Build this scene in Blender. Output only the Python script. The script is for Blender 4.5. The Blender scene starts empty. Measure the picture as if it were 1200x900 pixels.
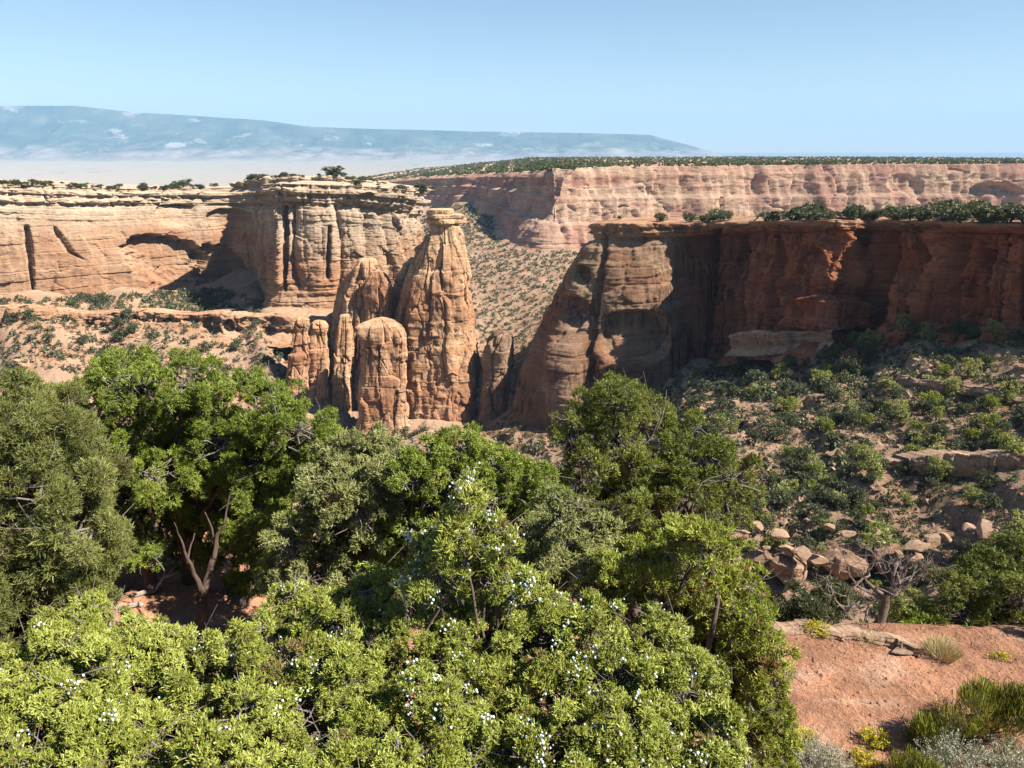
import bpy, math, random
import numpy as np
from math import radians, sin, cos, pi
random.seed(7)
RNG = np.random.default_rng(11)
S = bpy.context.scene
COL = S.collection

# ------------------------------------------------------------------ camera, sky, sun, exposure
PITCH = radians(16.57)
FPX = 924.0
cam = bpy.data.cameras.new('camera')
cam.sensor_width = 36.0
cam.lens = 36.0 * FPX / 1200.0
cam.clip_start = 0.1
cam.clip_end = 200000
camo = bpy.data.objects.new('camera', cam)
COL.objects.link(camo)
camo.location = (0, 0, 0)
camo.rotation_euler = (pi / 2 - PITCH, 0, 0)
S.camera = camo

SUN_EL = radians(45)
SUN_AZ = radians(68)          # to the right of straight behind the camera
sun_dir = (sin(SUN_AZ) * cos(SUN_EL), -cos(SUN_AZ) * cos(SUN_EL), sin(SUN_EL))
W = bpy.data.worlds.new('World')
S.world = W
W.use_nodes = True
wn = W.node_tree
wn.nodes.clear()
sky = wn.nodes.new('ShaderNodeTexSky')
sky.sky_type = 'NISHITA'
sky.sun_disc = False
sky.sun_elevation = SUN_EL
# sky rotation is measured clockwise from +Y
sky.sun_rotation = math.atan2(sun_dir[0], sun_dir[1])
sky.altitude = 1500
sky.air_density = 1.15
sky.dust_density = 0.0
sky.ozone_density = 2.4
bg = wn.nodes.new('ShaderNodeBackground')
bg.inputs['Strength'].default_value = 0.052
wo = wn.nodes.new('ShaderNodeOutputWorld')
wn.links.new(sky.outputs[0], bg.inputs['Color'])
wn.links.new(bg.outputs[0], wo.inputs['Surface'])
sl = bpy.data.lights.new('sun', 'SUN')
sl.energy = 5.0
sl.angle = radians(0.5)
sl.color = (1.0, 0.95, 0.86)
slo = bpy.data.objects.new('sun', sl)
COL.objects.link(slo)
slo.location = (60, -30, 80)
import mathutils
slo.rotation_euler = mathutils.Vector(sun_dir).to_track_quat('Z', 'Y').to_euler()

S.view_settings.view_transform = 'Standard'
S.view_settings.look = 'None'
S.view_settings.gamma = 1
S.view_settings.use_curve_mapping = False
S.view_settings.exposure = 1.35
S.render.engine = 'CYCLES'
S.cycles.use_denoising = True
S.cycles.max_bounces = 5
S.cycles.diffuse_bounces = 1
S.cycles.glossy_bounces = 1
S.cycles.transmission_bounces = 2
S.cycles.volume_bounces = 0
S.cycles.transparent_max_bounces = 4
S.cycles.use_adaptive_sampling = True
S.cycles.adaptive_threshold = 0.01
S.render.use_persistent_data = False


# ------------------------------------------------------------------ photo pixel -> place, and back
def at(px, py, d):
    """the point at horizontal distance d that is seen at photo pixel (px, py)"""
    r = (np.asarray(px, float) - 600) / FPX
    u = (450 - np.asarray(py, float)) / FPX
    Y = cos(PITCH) + u * sin(PITCH)
    Z = -sin(PITCH) + u * cos(PITCH)
    return np.stack(np.broadcast_arrays(r / Y * d, d + 0 * r, Z / Y * d), -1)


def axis_depth(p):
    return p[..., 1] * cos(PITCH) - p[..., 2] * sin(PITCH)


def pix(x, y, z):
    dep = np.maximum(y * cos(PITCH) - z * sin(PITCH), 1e-3)
    up = y * sin(PITCH) + z * cos(PITCH)
    return 600 + FPX * x / dep, 450 - FPX * up / dep


def in_poly(px, py, poly):
    inside = np.zeros(px.shape, bool)
    n = len(poly)
    for i in range(n):
        x1, y1 = poly[i]
        x2, y2 = poly[(i + 1) % n]
        c = ((y1 > py) != (y2 > py)) & (px < (x2 - x1) * (py - y1) / (y2 - y1 + 1e-9) + x1)
        inside ^= c
    return inside


# ------------------------------------------------------------------ noise
def _h(ix, iy, iz, seed):
    h = (ix.astype(np.uint32) * np.uint32(374761393) + iy.astype(np.uint32) * np.uint32(668265263)
         + iz.astype(np.uint32) * np.uint32(2147483647) + np.uint32((seed * 974711 + 1013) & 0xffffffff))
    h = (h ^ (h >> np.uint32(13))) * np.uint32(1274126177)
    h = (h ^ (h >> np.uint32(16))) * np.uint32(2246822519)
    return h ^ (h >> np.uint32(13))


def noise(x, y, z, seed=0):
    x, y, z = np.broadcast_arrays(np.asarray(x, float), np.asarray(y, float), np.asarray(z, float))
    fx, fy, fz = np.floor(x), np.floor(y), np.floor(z)
    ix, iy, iz = fx.astype(np.int64), fy.astype(np.int64), fz.astype(np.int64)
    x, y, z = x - fx, y - fy, z - fz
    u, v, w = [t * t * t * (t * (t * 6 - 15) + 10) for t in (x, y, z)]
    out = 0
    for a in (0, 1):
        for b in (0, 1):
            for c in (0, 1):
                h = _h(ix + a, iy + b, iz + c, seed)
                gx = ((h & np.uint32(255)).astype(float) - 127.5) / 127.5
                gy = (((h >> np.uint32(8)) & np.uint32(255)).astype(float) - 127.5) / 127.5
                gz = (((h >> np.uint32(16)) & np.uint32(255)).astype(float) - 127.5) / 127.5
                d = gx * (x - a) + gy * (y - b) + gz * (z - c)
                out = out + d * (u if a else 1 - u) * (v if b else 1 - v) * (w if c else 1 - w)
    return out * 1.3


def fbm(x, y, z, seed=0, octv=4, gain=0.5, ridge=False):
    t, a, f, s = 0, 1.0, 1.0, 0
    for o in range(octv):
        n = noise(x * f, y * f, z * f, seed + o * 17)
        if ridge:
            n = 1 - 2 * np.abs(n)
        t = t + a * n
        s += a
        a *= gain
        f *= 2.03
    return t / s


def rnd1(i, seed):
    h = _h(np.asarray(i, np.int64), np.asarray(i, np.int64) * 0 + 3, np.asarray(i, np.int64) * 0 + 7, seed)
    return (h & np.uint32(65535)).astype(float) / 65535.0


def cells(s, seed):
    """irregular 1-D cells: u in -1..1 across the cell, its random number and its width"""
    i = np.floor(s).astype(np.int64)
    out_u = np.zeros_like(s)
    out_i = np.zeros(s.shape, np.int64)
    out_w = np.ones_like(s)
    for k in (-1, 0, 1):
        a = i + k + 0.62 * (rnd1(i + k, seed) - .5)
        b = i + k + 1 + 0.62 * (rnd1(i + k + 1, seed) - .5)
        m = (s >= a) & (s < b)
        out_u = np.where(m, 2 * (s - a) / (b - a) - 1, out_u)
        out_i = np.where(m, i + k, out_i)
        out_w = np.where(m, b - a, out_w)
    return out_u, rnd1(out_i, seed + 5), out_w


def sstep(a, b, x):
    t = np.clip((x - a) / (b - a), 0, 1)
    return t * t * (3 - 2 * t)


# ------------------------------------------------------------------ mesh helpers
def mk(name, V, Q=None, T=None, mat=None, parent=None, smooth=False, tint=None, colour=None):
    V = np.asarray(V, np.float32).reshape(-1, 3)
    me = bpy.data.meshes.new(name)
    loops, starts, totals = [], [], []
    n = 0
    if Q is not None and len(Q):
        Q = np.asarray(Q, np.int32).reshape(-1, 4)
        loops.append(Q.ravel())
        starts.append(np.arange(len(Q)) * 4)
        totals.append(np.full(len(Q), 4))
        n = len(Q) * 4
    if T is not None and len(T):
        T = np.asarray(T, np.int32).reshape(-1, 3)
        loops.append(T.ravel())
        starts.append(n + np.arange(len(T)) * 3)
        totals.append(np.full(len(T), 3))
    loops = np.concatenate(loops).astype(np.int32)
    starts = np.concatenate(starts).astype(np.int32)
    totals = np.concatenate(totals).astype(np.int32)
    me.vertices.add(len(V))
    me.vertices.foreach_set('co', V.ravel())
    me.loops.add(len(loops))
    me.loops.foreach_set('vertex_index', loops)
    me.polygons.add(len(starts))
    me.polygons.foreach_set('loop_start', starts)
    me.polygons.foreach_set('loop_total', totals)
    if smooth:
        me.polygons.foreach_set('use_smooth', np.ones(len(starts), bool))
    else:
        me.polygons.foreach_set('use_smooth', np.zeros(len(starts), bool))
    me.update(calc_edges=True)
    if tint is not None:
        at_ = me.attributes.new('tint', 'FLOAT', 'POINT')
        at_.data.foreach_set('value', np.asarray(tint, np.float32).ravel())
    if colour is not None:
        at_ = me.attributes.new('albedo', 'FLOAT_COLOR', 'POINT')
        c = np.ones((len(V), 4), np.float32)
        c[:, :3] = colour
        at_.data.foreach_set('color', c.ravel())
    if mat:
        me.materials.append(mat)
    o = bpy.data.objects.new(name, me)
    COL.objects.link(o)
    if parent is not None:
        o.parent = parent
        o.matrix_parent_inverse = mathutils.Matrix.Translation(-parent.location)
    return o


def tag(o, label=None, cat=None, group=None, kind=None):
    if label:
        o['label'] = label
    if cat:
        o['category'] = cat
    if group:
        o['group'] = group
    if kind:
        o['kind'] = kind
    return o


def empty(name, loc, label, cat, group=None):
    o = bpy.data.objects.new(name, None)
    COL.objects.link(o)
    o.location = [float(v) for v in loc]
    o.empty_display_size = 0.3
    return tag(o, label, cat, group)


def copy_tree(o, parent=None):
    c = o.copy()
    COL.objects.link(c)
    if parent is not None:
        c.parent = parent
    for ch in list(o.children):
        copy_tree(ch, c)
    return c


def gridfaces(nu, nv):
    i = np.arange(nv - 1)[:, None] * nu + np.arange(nu - 1)[None, :]
    return np.stack([i, i + 1, i + nu + 1, i + nu], -1).reshape(-1, 4)


class Bag:
    """collects pieces that become ONE mesh"""
    def __init__(self):
        self.V, self.Q, self.T, self.n, self.t = [], [], [], 0, []

    def add(self, V, Q=None, T=None, tint=0.5):
        V = np.asarray(V, float).reshape(-1, 3)
        self.V.append(V)
        if Q is not None:
            self.Q.append(np.asarray(Q).reshape(-1, 4) + self.n)
        if T is not None:
            self.T.append(np.asarray(T).reshape(-1, 3) + self.n)
        self.t.append(np.broadcast_to(np.asarray(tint, float), (len(V),)))
        self.n += len(V)

    def tube(self, P, R, n=6, tint=0.5, cap=True):
        P = np.asarray(P, float)
        R = np.broadcast_to(np.asarray(R, float), (len(P),))
        tg = np.gradient(P, axis=0)
        tg /= np.linalg.norm(tg, axis=1)[:, None] + 1e-9
        ref = np.array([0.31, 0.95, 0.05]) if abs(tg[0][2]) > .7 else np.array([0.0, 0, 1.0])
        a = np.cross(tg, ref)
        a /= np.linalg.norm(a, axis=1)[:, None] + 1e-9
        b = np.cross(tg, a)
        th = np.linspace(0, 2 * pi, n, endpoint=False)
        V = P[:, None] + R[:, None, None] * (a[:, None] * np.cos(th)[None, :, None] + b[:, None] * np.sin(th)[None, :, None])
        i = np.arange(len(P) - 1)[:, None] * n
        j = np.arange(n)[None, :]
        k = (j + 1) % n
        Q = np.stack([i + j, i + k, i + n + k, i + n + j], -1).reshape(-1, 4)
        V = V.reshape(-1, 3)
        T = None
        if cap:
            V = np.vstack([V, P[0], P[-1]])
            m = len(P) * n
            jj = np.arange(n)
            T = np.vstack([np.stack([np.full(n, m), (jj + 1) % n, jj], 1),
                           np.stack([np.full(n, m + 1), m - n + jj, m - n + (jj + 1) % n], 1)])
        self.add(V, Q, T, tint)

    def build(self, name, mat, parent=None, smooth=False):
        return mk(name, np.vstack(self.V), np.vstack(self.Q) if self.Q else None,
                  np.vstack(self.T) if self.T else None, mat, parent, smooth, np.concatenate(self.t))


# ------------------------------------------------------------------ materials
class NT:
    def __init__(self, name):
        self.m = bpy.data.materials.new(name)
        self.m.use_nodes = True
        self.t = self.m.node_tree
        self.t.nodes.clear()
        self.out = self.t.nodes.new('ShaderNodeOutputMaterial')

    def n(self, typ, ins=None, **kw):
        nd = self.t.nodes.new('ShaderNode' + typ)
        for k, v in kw.items():
            setattr(nd, k, v)
        for k, v in (ins or {}).items():
            if hasattr(v, 'is_output'):
                self.t.links.new(v, nd.inputs[k])
            else:
                nd.inputs[k].default_value = v
        return nd

    def mix(self, f, a, b, mode='MIX'):
        nd = self.t.nodes.new('ShaderNodeMix')
        nd.data_type = 'RGBA'
        nd.blend_type = mode
        for k, v in ((0, f), (6, a), (7, b)):
            if hasattr(v, 'is_output'):
                self.t.links.new(v, nd.inputs[k])
            else:
                nd.inputs[k].default_value = v if k == 0 else (*v, 1)
        return nd.outputs[2]

    def ramp(self, f, stops):
        nd = self.t.nodes.new('ShaderNodeValToRGB')
        e = nd.color_ramp.elements
        while len(e) < len(stops):
            e.new(0.5)
        for el, (p, c) in zip(e, stops):
            el.position = p
            el.color = (*c, 1) if isinstance(c, tuple) else (c, c, c, 1)
        self.t.links.new(f, nd.inputs[0])
        return nd.outputs[0]

    def noise(self, scale, detail=6, rough=.55, vec=None, sc=(1, 1, 1), dist=0):
        if vec is None:
            if not hasattr(self, 'tc'):
                self.tc = self.n('TexCoord').outputs['Object']
            vec = self.tc
        mp = self.n('Mapping', {'Vector': vec, 'Scale': sc})
        return self.n('TexNoise', {'Vector': mp.outputs[0], 'Scale': scale, 'Detail': detail,
                                   'Roughness': rough, 'Distortion': dist}).outputs[0]

    def math(self, op, a, b=0.0):
        nd = self.n('Math', operation=op)
        for k, v in ((0, a), (1, b)):
            if hasattr(v, 'is_output'):
                self.t.links.new(v, nd.inputs[k])
            else:
                nd.inputs[k].default_value = v
        return nd.outputs[0]

    def finish(self, shader):
        self.t.links.new(shader, self.out.inputs['Surface'])
        return self.m


def rock_material(name, c_lo, c_mid, c_hi, varnish, v_amt=0.5, unit=1.0, pale=None, bump=1.0, red=None, shade_x=None, rim=None):
    """layered sandstone: soft bedding bands, blotches, desert varnish running down the face, small joints"""
    t = NT(name)
    strata = t.noise(1.0, 7, .6, sc=(.006 / unit, .006 / unit, .11 / unit), dist=.4)
    col = t.ramp(strata, [(.30, c_lo), (.47, c_mid), (.56, c_hi), (.66, c_mid)])
    blotch = t.noise(.05 / unit, 7, .62)
    col = t.mix(t.ramp(blotch, [(.38, 0.0), (.66, .65)]), col, c_hi)
    if red:
        rb = t.noise(.022 / unit, 5, .55)
        col = t.mix(t.ramp(rb, [(.45, 0.0), (.62, .75)]), col, red)
    if pale:
        z0, z1, pc = pale
        geo = t.n('SeparateXYZ', {0: t.tc}).outputs[2]
        wob = t.noise(.03 / unit, 4, .5)
        zz = t.math('ADD', geo, t.math('MULTIPLY', t.math('SUBTRACT', wob, .5), (z1 - z0) * 1.2))
        mr = t.n('MapRange', {'Value': zz, 'From Min': z0, 'From Max': z1})
        col = t.mix(t.math('MULTIPLY', mr.outputs[0], .85), col, pc)
    streak = t.noise(1.0, 6, .62, sc=(.32 / unit, .32 / unit, .014 / unit), dist=.2)
    big = t.noise(.028 / unit, 4, .5)
    sm = t.math('MULTIPLY', t.ramp(streak, [(.44, 0.0), (.64, 1.0)]), t.ramp(big, [(.40, .08), (.62, 1.0)]))
    col = t.mix(t.math('MULTIPLY', sm, v_amt), col, varnish)
    if rim:
        hh_ = t.n('Attribute', attribute_name='tint').outputs['Fac']
        wob3 = t.noise(.12 / unit, 4, .6)
        rimf = t.n('MapRange', {'Value': t.math('ADD', hh_, t.math('MULTIPLY', t.math('SUBTRACT', wob3, .5), .06)), 'From Min': rim[0], 'From Max': rim[1]}).outputs[0]
    if shade_x:  # shade of the right-hand wall painted into its colour, growing with x
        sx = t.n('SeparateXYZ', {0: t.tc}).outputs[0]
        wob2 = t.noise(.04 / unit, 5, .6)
        mr = t.n('MapRange', {'Value': t.math('ADD', sx, t.math('MULTIPLY', t.math('SUBTRACT', wob2, .5), 70.0)), 'From Min': shade_x[0], 'From Max': shade_x[1]})
        col = t.mix(mr.outputs[0], col, t.mix(1.0, col, shade_x[2], 'MULTIPLY'))
    fine = t.noise(.8 / unit, 9, .68)
    col = t.mix(1.0, col, t.ramp(fine, [(.28, .66), (.5, 1.0), (.75, 1.22)]), 'MULTIPLY')
    if rim:
        col = t.mix(rimf, col, t.mix(t.ramp(blotch, [(.4, 0.0), (.6, 1.0)]), rim[2], rim[3]))
    # thin bedding joints
    seam = t.noise(1.0, 4, .55, sc=(.02 / unit, .02 / unit, .42 / unit), dist=.6)
    sl_ = t.ramp(seam, [(.483, 1.0), (.5, .58), (.517, 1.0)])
    col = t.mix(1.0, col, sl_, 'MULTIPLY')
    h = t.math('ADD', t.math('MULTIPLY', t.noise(.35 / unit, 9, .66), 1.4 * unit),
               t.math('ADD', t.math('MULTIPLY', strata, 2.2 * unit), t.math('MULTIPLY', sl_, .35 * unit)))
    bp = t.n('Bump', {'Strength': .75 * bump, 'Distance': 1.0, 'Height': h})
    b = t.n('BsdfDiffuse', {'Color': col, 'Roughness': .9, 'Normal': bp.outputs[0]})
    return t.finish(b.outputs[0])


M = {}
M['left_wall'] = rock_material('pale_sandstone', (0.310, 0.167, 0.095), (0.365, 0.211, 0.123), (0.432, 0.284, 0.177), (0.153, 0.077, 0.054),
                               .45, 1.0, (-66, -44, (0.441, 0.347, 0.248)), red=(0.342, 0.162, 0.090))
M['spire'] = rock_material('golden_sandstone', (0.409, 0.209, 0.107), (0.484, 0.279, 0.149), (0.558, 0.363, 0.219), (.15, .07, .045), .75, 1.1,
                           red=(0.391, 0.177, 0.093), pale=(-75, -35, (0.577, 0.391, 0.233)))
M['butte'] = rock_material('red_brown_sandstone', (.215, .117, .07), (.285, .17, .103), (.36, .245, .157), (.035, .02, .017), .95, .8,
                           red=(.24, .105, .055), shade_x=(78, 100, (.98, .60, .50)), rim=(.945, .965, (.40, .24, .145), (.30, .165, .10)))
M['far_wall'] = rock_material('pink_sandstone', (0.377, 0.197, 0.131), (0.451, 0.271, 0.184), (0.508, 0.361, 0.246), (0.230, 0.115, 0.098), .55, 2.2,
                              red=(0.361, 0.189, 0.139))
M['boulder'] = rock_material('tan_boulder_stone', (0.306, 0.178, 0.111), (0.374, 0.238, 0.153), (0.459, 0.323, 0.221), (0.170, 0.102, 0.076), .4, .12)
M['outcrop'] = rock_material('tan_ledge_stone', (.27, .15, .09), (.35, .215, .135), (.44, .31, .21), (.13, .075, .06), .7, .25)


def ground_material():
    t = NT('desert_soil')
    a = t.n('Attribute', attribute_name='albedo').outputs['Color']
    n1 = t.noise(.9, 10, .7)
    n2 = t.noise(14, 8, .7)
    n3 = t.noise(.06, 8, .65)
    col = t.mix(1.0, a, t.ramp(n1, [(.27, .58), (.5, 1.0), (.72, 1.30)]), 'MULTIPLY')
    col = t.mix(1.0, col, t.ramp(n2, [(.28, .68), (.48, 1.0), (.72, 1.22)]), 'MULTIPLY')
    col = t.mix(1.0, col, t.ramp(n3, [(.3, .82), (.7, 1.14)]), 'MULTIPLY')
    h = t.math('ADD', t.math('MULTIPLY', n1, .9), t.math('MULTIPLY', n2, .06))
    bp = t.n('Bump', {'Strength': .8, 'Distance': 1.0, 'Height': h})
    b = t.n('BsdfDiffuse', {'Color': col, 'Roughness': 1.0, 'Normal': bp.outputs[0]})
    return t.finish(b.outputs[0])


def plain_material(name, c, c2=None, scale=5.0, rough=.9, bump=0.0, sc=(1, 1, 1)):
    t = NT(name)
    n1 = t.noise(scale, 7, .65, sc=sc)
    col = t.ramp(n1, [(.32, c), (.68, c2 or tuple(v * 1.5 for v in c))])
    ins = {'Color': col, 'Roughness': rough}
    if bump:
        ins['Normal'] = t.n('Bump', {'Strength': .8, 'Distance': bump, 'Height': n1}).outputs[0]
    return t.finish(t.n('BsdfDiffuse', ins).outputs[0])


def leaf_material(name, dark, mid, light, trans=.3, gloss=.02, brown=None):
    t = NT(name)
    a = t.n('Attribute', attribute_name='tint').outputs['Fac']
    stops = [(0.0, dark), (.5, mid), (1.0, light)]
    if brown:
        stops = [(0.0, brown), (.10, brown), (.14, dark), (.5, mid), (1.0, light)]
    col = t.ramp(a, stops)
    d = t.n('BsdfDiffuse', {'Color': col})
    tr = t.n('BsdfTranslucent', {'Color': t.mix(1.0, col, (1.25, 1.2, .6), 'MULTIPLY')})
    m1 = t.n('MixShader', {0: trans, 1: d.outputs[0], 2: tr.outputs[0]})
    if gloss:
        g = t.n('BsdfGlossy', {'Color': (1, 1, 1, 1), 'Roughness': .45})
        m1 = t.n('MixShader', {0: gloss, 1: m1.outputs[0], 2: g.outputs[0]})
    return t.finish(m1.outputs[0])


M['ground'] = ground_material()
M['leaf_bright'] = leaf_material('bright_juniper_scales', (.10, .13, .016), (.215, .27, .036), (.37, .42, .075), .34)
M['leaf_grey'] = leaf_material('grey_green_juniper_scales', (.13, .14, .045), (.265, .28, .09), (.42, .42, .16), .32)
M['leaf_olive'] = leaf_material('olive_juniper_scales', (.095, .105, .025), (.20, .215, .055), (.33, .335, .11), .32, brown=(.2, .13, .07))
M['leaf_pinyon'] = leaf_material('dark_pinyon_needles', (.085, .10, .018), (.18, .205, .033), (.30, .32, .065), .32)
M['leaf_yellow'] = leaf_material('yellow_green_juniper_scales', (.13, .15, .022), (.34, .375, .062), (.56, .585, .155), .32, brown=(.30, .20, .09))
M['leaf_lime'] = leaf_material('lime_green_juniper_scales', (.14, .165, .02), (.32, .36, .05), (.50, .52, .11), .34, brown=(.28, .16, .06))
M['leaf_shrub'] = leaf_material('dull_green_scrub_leaves', (.04, .047, .022), (.082, .092, .042), (.145, .15, .075), trans=.2)
M['leaf_far'] = leaf_material('dark_woodland_leaves', (.045, .055, .02), (.085, .10, .035), (.14, .145, .055), trans=.1, gloss=0)
M['sage'] = leaf_material('silver_sage_leaves', (.16, .17, .12), (.27, .28, .20), (.42, .42, .32), trans=.2)
M['straw'] = leaf_material('straw_grass_blades', (.28, .22, .10), (.50, .42, .22), (.66, .58, .34), trans=.3)
M['yellow'] = leaf_material('yellow_flower_heads', (.12, .15, .02), (.38, .34, .03), (.62, .50, .03), trans=.2)
M['ephedra'] = leaf_material('green_jointed_stems', (.07, .08, .015), (.23, .25, .035), (.46, .45, .085), trans=.2)
M['bark'] = plain_material('shaggy_juniper_bark', (.075, .048, .035), (.22, .16, .125), 9, bump=.02, sc=(1, 1, .15))
M['twig'] = plain_material('grey_dry_twigs', (.10, .08, .065), (.27, .235, .20), 6)
M['deadwood'] = plain_material('bleached_dead_wood', (.22, .15, .11), (.50, .42, .35), 7, bump=.01, sc=(1, 1, .2))
M['berry'] = plain_material('waxy_blue_white_berries', (.42, .49, .50), (.66, .72, .71), 30, rough=.6)


def mesa_material():
    t = NT('forested_mesa_slope')
    n1 = t.noise(.0011, 9, .62, sc=(1, 1, 1.6))
    n2 = t.noise(.0009, 8, .66, sc=(1, 1, 2.2))
    col = t.ramp(n1, [(.30, (.025, .045, .035)), (.5, (.055, .08, .05)), (.62, (.10, .115, .075)), (.72, (.2, .18, .14))])
    bare = t.ramp(n2, [(.59, 0.0), (.64, 1.0)])
    z = t.n('SeparateXYZ', {0: t.tc}).outputs[2]
    low = t.n('MapRange', {'Value': t.math('ADD', z, t.math('MULTIPLY', t.math('SUBTRACT', n2, .5), 1500)), 'From Min': 80.0, 'From Max': -260.0}).outputs[0]
    col = t.mix(t.math('MULTIPLY', bare, .7), col, (.36, .32, .28))
    col = t.mix(t.math('MULTIPLY', low, .75), col, (.36, .29, .25))
    bp = t.n('Bump', {'Strength': .8, 'Distance': 260.0, 'Height': t.noise(.0012, 9, .6, sc=(1, .6, .7))})
    return t.finish(t.n('BsdfDiffuse', {'Color': col, 'Normal': bp.outputs[0]}).outputs[0])


M['mesa'] = mesa_material()

# ------------------------------------------------------------------ terrain: one sheet to the horizon
CP = []


def cp(px, py, d):
    CP.append(at(px, py, d))


def cw(x, y, z):
    CP.append(np.array([x, y, z], float))


for x in (-14, 0, 14):
    cw(x, -6, -1.7)
    cw(x, 1, -2.2)
for x in (-10, -4, 2, 8):
    cw(x, 4, -6.0)
for p in ((-14, 8, -7.4), (-6, 8, -7.9), (0, 8, -8.6), (5, 8, -9.6), (12, 8, -9.9),
          (4, 11.2, -10.3), (8, 11.2, -10.3), (13, 11.2, -10.3), (4, 13, -10.3), (10, 13, -10.3), (16, 13, -10.4),
          (4.6, 15, -10.3), (8, 15.2, -10.35), (11, 15, -10.4),
          (-5.5, 12, -8.4), (-6, 16, -8.7), (-12, 14, -7.6), (0, 13, -9.2), (-8, 20, -9.8), (0, 20, -12), (-20, 16, -7.5),
          (7, 19, -13), (13, 19, -13), (20, 22, -14.5), (-22, 30, -17), (0, 32, -21), (22, 34, -25),
          (0, 60, -50), (-60, 60, -45), (45, 60, -50), (90, 60, -52), (-140, 80, -70),
          (0, 100, -95), (60, 100, -82), (-80, 110, -95), (0, 200, -142), (-150, 200, -125), (-110, 300, -140), (0, 330, -150),
          (-300, 200, -110), (-300, 400, -112), (250, 100, -62)):
    cw(*p)
for p in ((900, 690, 146), (1000, 690, 145), (1100, 690, 140), (1200, 690, 130), (1320, 690, 125), (870, 600, 172), (1000, 560, 185), (1200, 560, 165), (1320, 560, 150),
          (850, 520, 215), (1000, 480, 235), (1200, 480, 208), (1320, 470, 190), (850, 475, 285), (1200, 408, 246), (1320, 405, 226), (1090, 404, 272), (1005, 408, 312), (960, 412, 322), (880, 424, 352), (840, 434, 384), (920, 418, 340),
          (820, 432, 362), (780, 470, 350), (740, 462, 378), (700, 500, 360), (640, 500, 385), (600, 492, 395), (560, 500, 405),
          (580, 470, 520), (570, 420, 680), (600, 380, 800), (600, 330, 980), (570, 285, 1230), (620, 300, 1120), (540, 247, 1500),
          (480, 240, 1850), (500, 330, 1050), (690, 300, 1120), (900, 290, 1330), (1200, 290, 1500), (800, 380, 700), (1000, 330, 800),
          (0, 430, 430), (150, 440, 420), (300, 430, 430), (0, 396, 446), (150, 394, 448), (300, 393, 444), (-200, 394, 450), (-200, 362, 486), (0, 362, 482), (70, 363, 484), (140, 365, 486), (220, 367, 482), (300, 369, 480), (100, 353, 575), (250, 340, 604), (0, 356, 580),
          (100, 359, 530), (250, 353, 560), (-150, 430, 430), (-150, 356, 580), (330, 470, 405), (430, 520, 388), (500, 495, 400), (200, 345, 700), (0, 345, 900)):
    cp(*p)
CP = np.array(CP)
# work in a warped plane so near and far points are comparable
def warp(x, y):
    r = np.sqrt(x * x + y * y) + 6.0
    k = np.log(r) / r
    return x * k * 1.0, y * k * 1.0


def _U(r2):
    return np.where(r2 > 1e-12, r2 * np.log(r2 + 1e-12), 0.0)


_cx, _cy = warp(CP[:, 0], CP[:, 1])
_n = len(CP)
_K = _U((_cx[:, None] - _cx) ** 2 + (_cy[:, None] - _cy) ** 2) + np.eye(_n) * 4e-3
_P = np.stack([np.ones(_n), _cx, _cy], 1)
_A = np.zeros((_n + 3, _n + 3))
_A[:_n, :_n] = _K
_A[:_n, _n:] = _P
_A[_n:, :_n] = _P.T
_rr = np.sqrt(CP[:, 0] ** 2 + CP[:, 1] ** 2) + 6.0
_w = np.linalg.solve(_A, np.concatenate([CP[:, 2] / _rr, np.zeros(3)]))


def terr_base(x, y):
    sh = x.shape
    x, y = x.ravel(), y.ravel()
    out = np.zeros(len(x))
    for i in range(0, len(x), 20000):
        a, b = warp(x[i:i + 20000], y[i:i + 20000])
        k = _U((a[:, None] - _cx) ** 2 + (b[:, None] - _cy) ** 2)
        rr = np.sqrt(x[i:i + 20000] ** 2 + y[i:i + 20000] ** 2) + 6.0
        out[i:i + 20000] = (k @ _w[:_n] + _w[_n] + _w[_n + 1] * a + _w[_n + 2] * b) * rr
    return out.reshape(sh)


RIGHT_POLY = [(760, 500), (800, 448), (880, 408), (985, 398), (1090, 396), (1200, 402), (1500, 400), (1500, 700), (880, 700), (860, 560)]


def terr(x, y):
    x = np.asarray(x, float)
    y = np.asarray(y, float)
    r = np.sqrt(x * x + y * y)
    yc = np.minimum(y, 1600)
    z = terr_base(np.clip(x, -900, 1100), yc)
    amp = np.interp(r, [0, 8, 20, 60, 150, 400, 1200], [.05, .10, .18, .8, 1.8, 3.4, 7])
    # the bare dirt patch stays level
    pad = sstep(3.0, 4.6, x) * sstep(10, 11, y) * (1 - sstep(15.2, 16.5, y))
    z = np.where(pad > 0, z * (1 - pad) + pad * (-10.3), z)
    amp = amp * (1 - .75 * pad)
    L = np.interp(r, [0, 20, 150, 500, 1500], [2.5, 5, 22, 50, 120])
    z = z + amp * fbm(x / 22, y / 22, 0, 3, 5) * np.where(r > 60, 1, .5) + amp * .35 * fbm(x / 4, y / 4, 0, 9, 4) + sstep(80, 130, r) * (1 - .4 * sstep(300, 500, r)) * (1.3 * fbm(x / 9, y / 9, 0, 11, 4, ridge=True) + 2.0 * fbm(x / 30, y / 18, 0, 13, 4, ridge=True))
    # rocky steps across the right-hand slope
    px, py = pix(x, y, z)
    tr = sstep(90, 130, r) * (1 - sstep(420, 560, r))
    hh = 5.5
    zz = z + 2.2 * fbm(x / 60, y / 60, 0, 21, 3)
    f = zz / hh - np.floor(zz / hh)
    z = z + tr * .75 * hh * (sstep(.55, .85, f) - f) * sstep(-.25, .3, fbm(x / 45, y / 45, 0, 31, 3) + .1)
    # far away the ground is the flat valley floor
    far = sstep(1500, 3600, y)
    z = z * (1 - far) + far * (-320 + 35 * fbm(x / 2600, y / 2600, 0, 41, 5) + 60 * sstep(9000, 16000, y) * fbm(x / 1700, y / 1700, 0, 43, 5, ridge=True))
    return z


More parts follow.
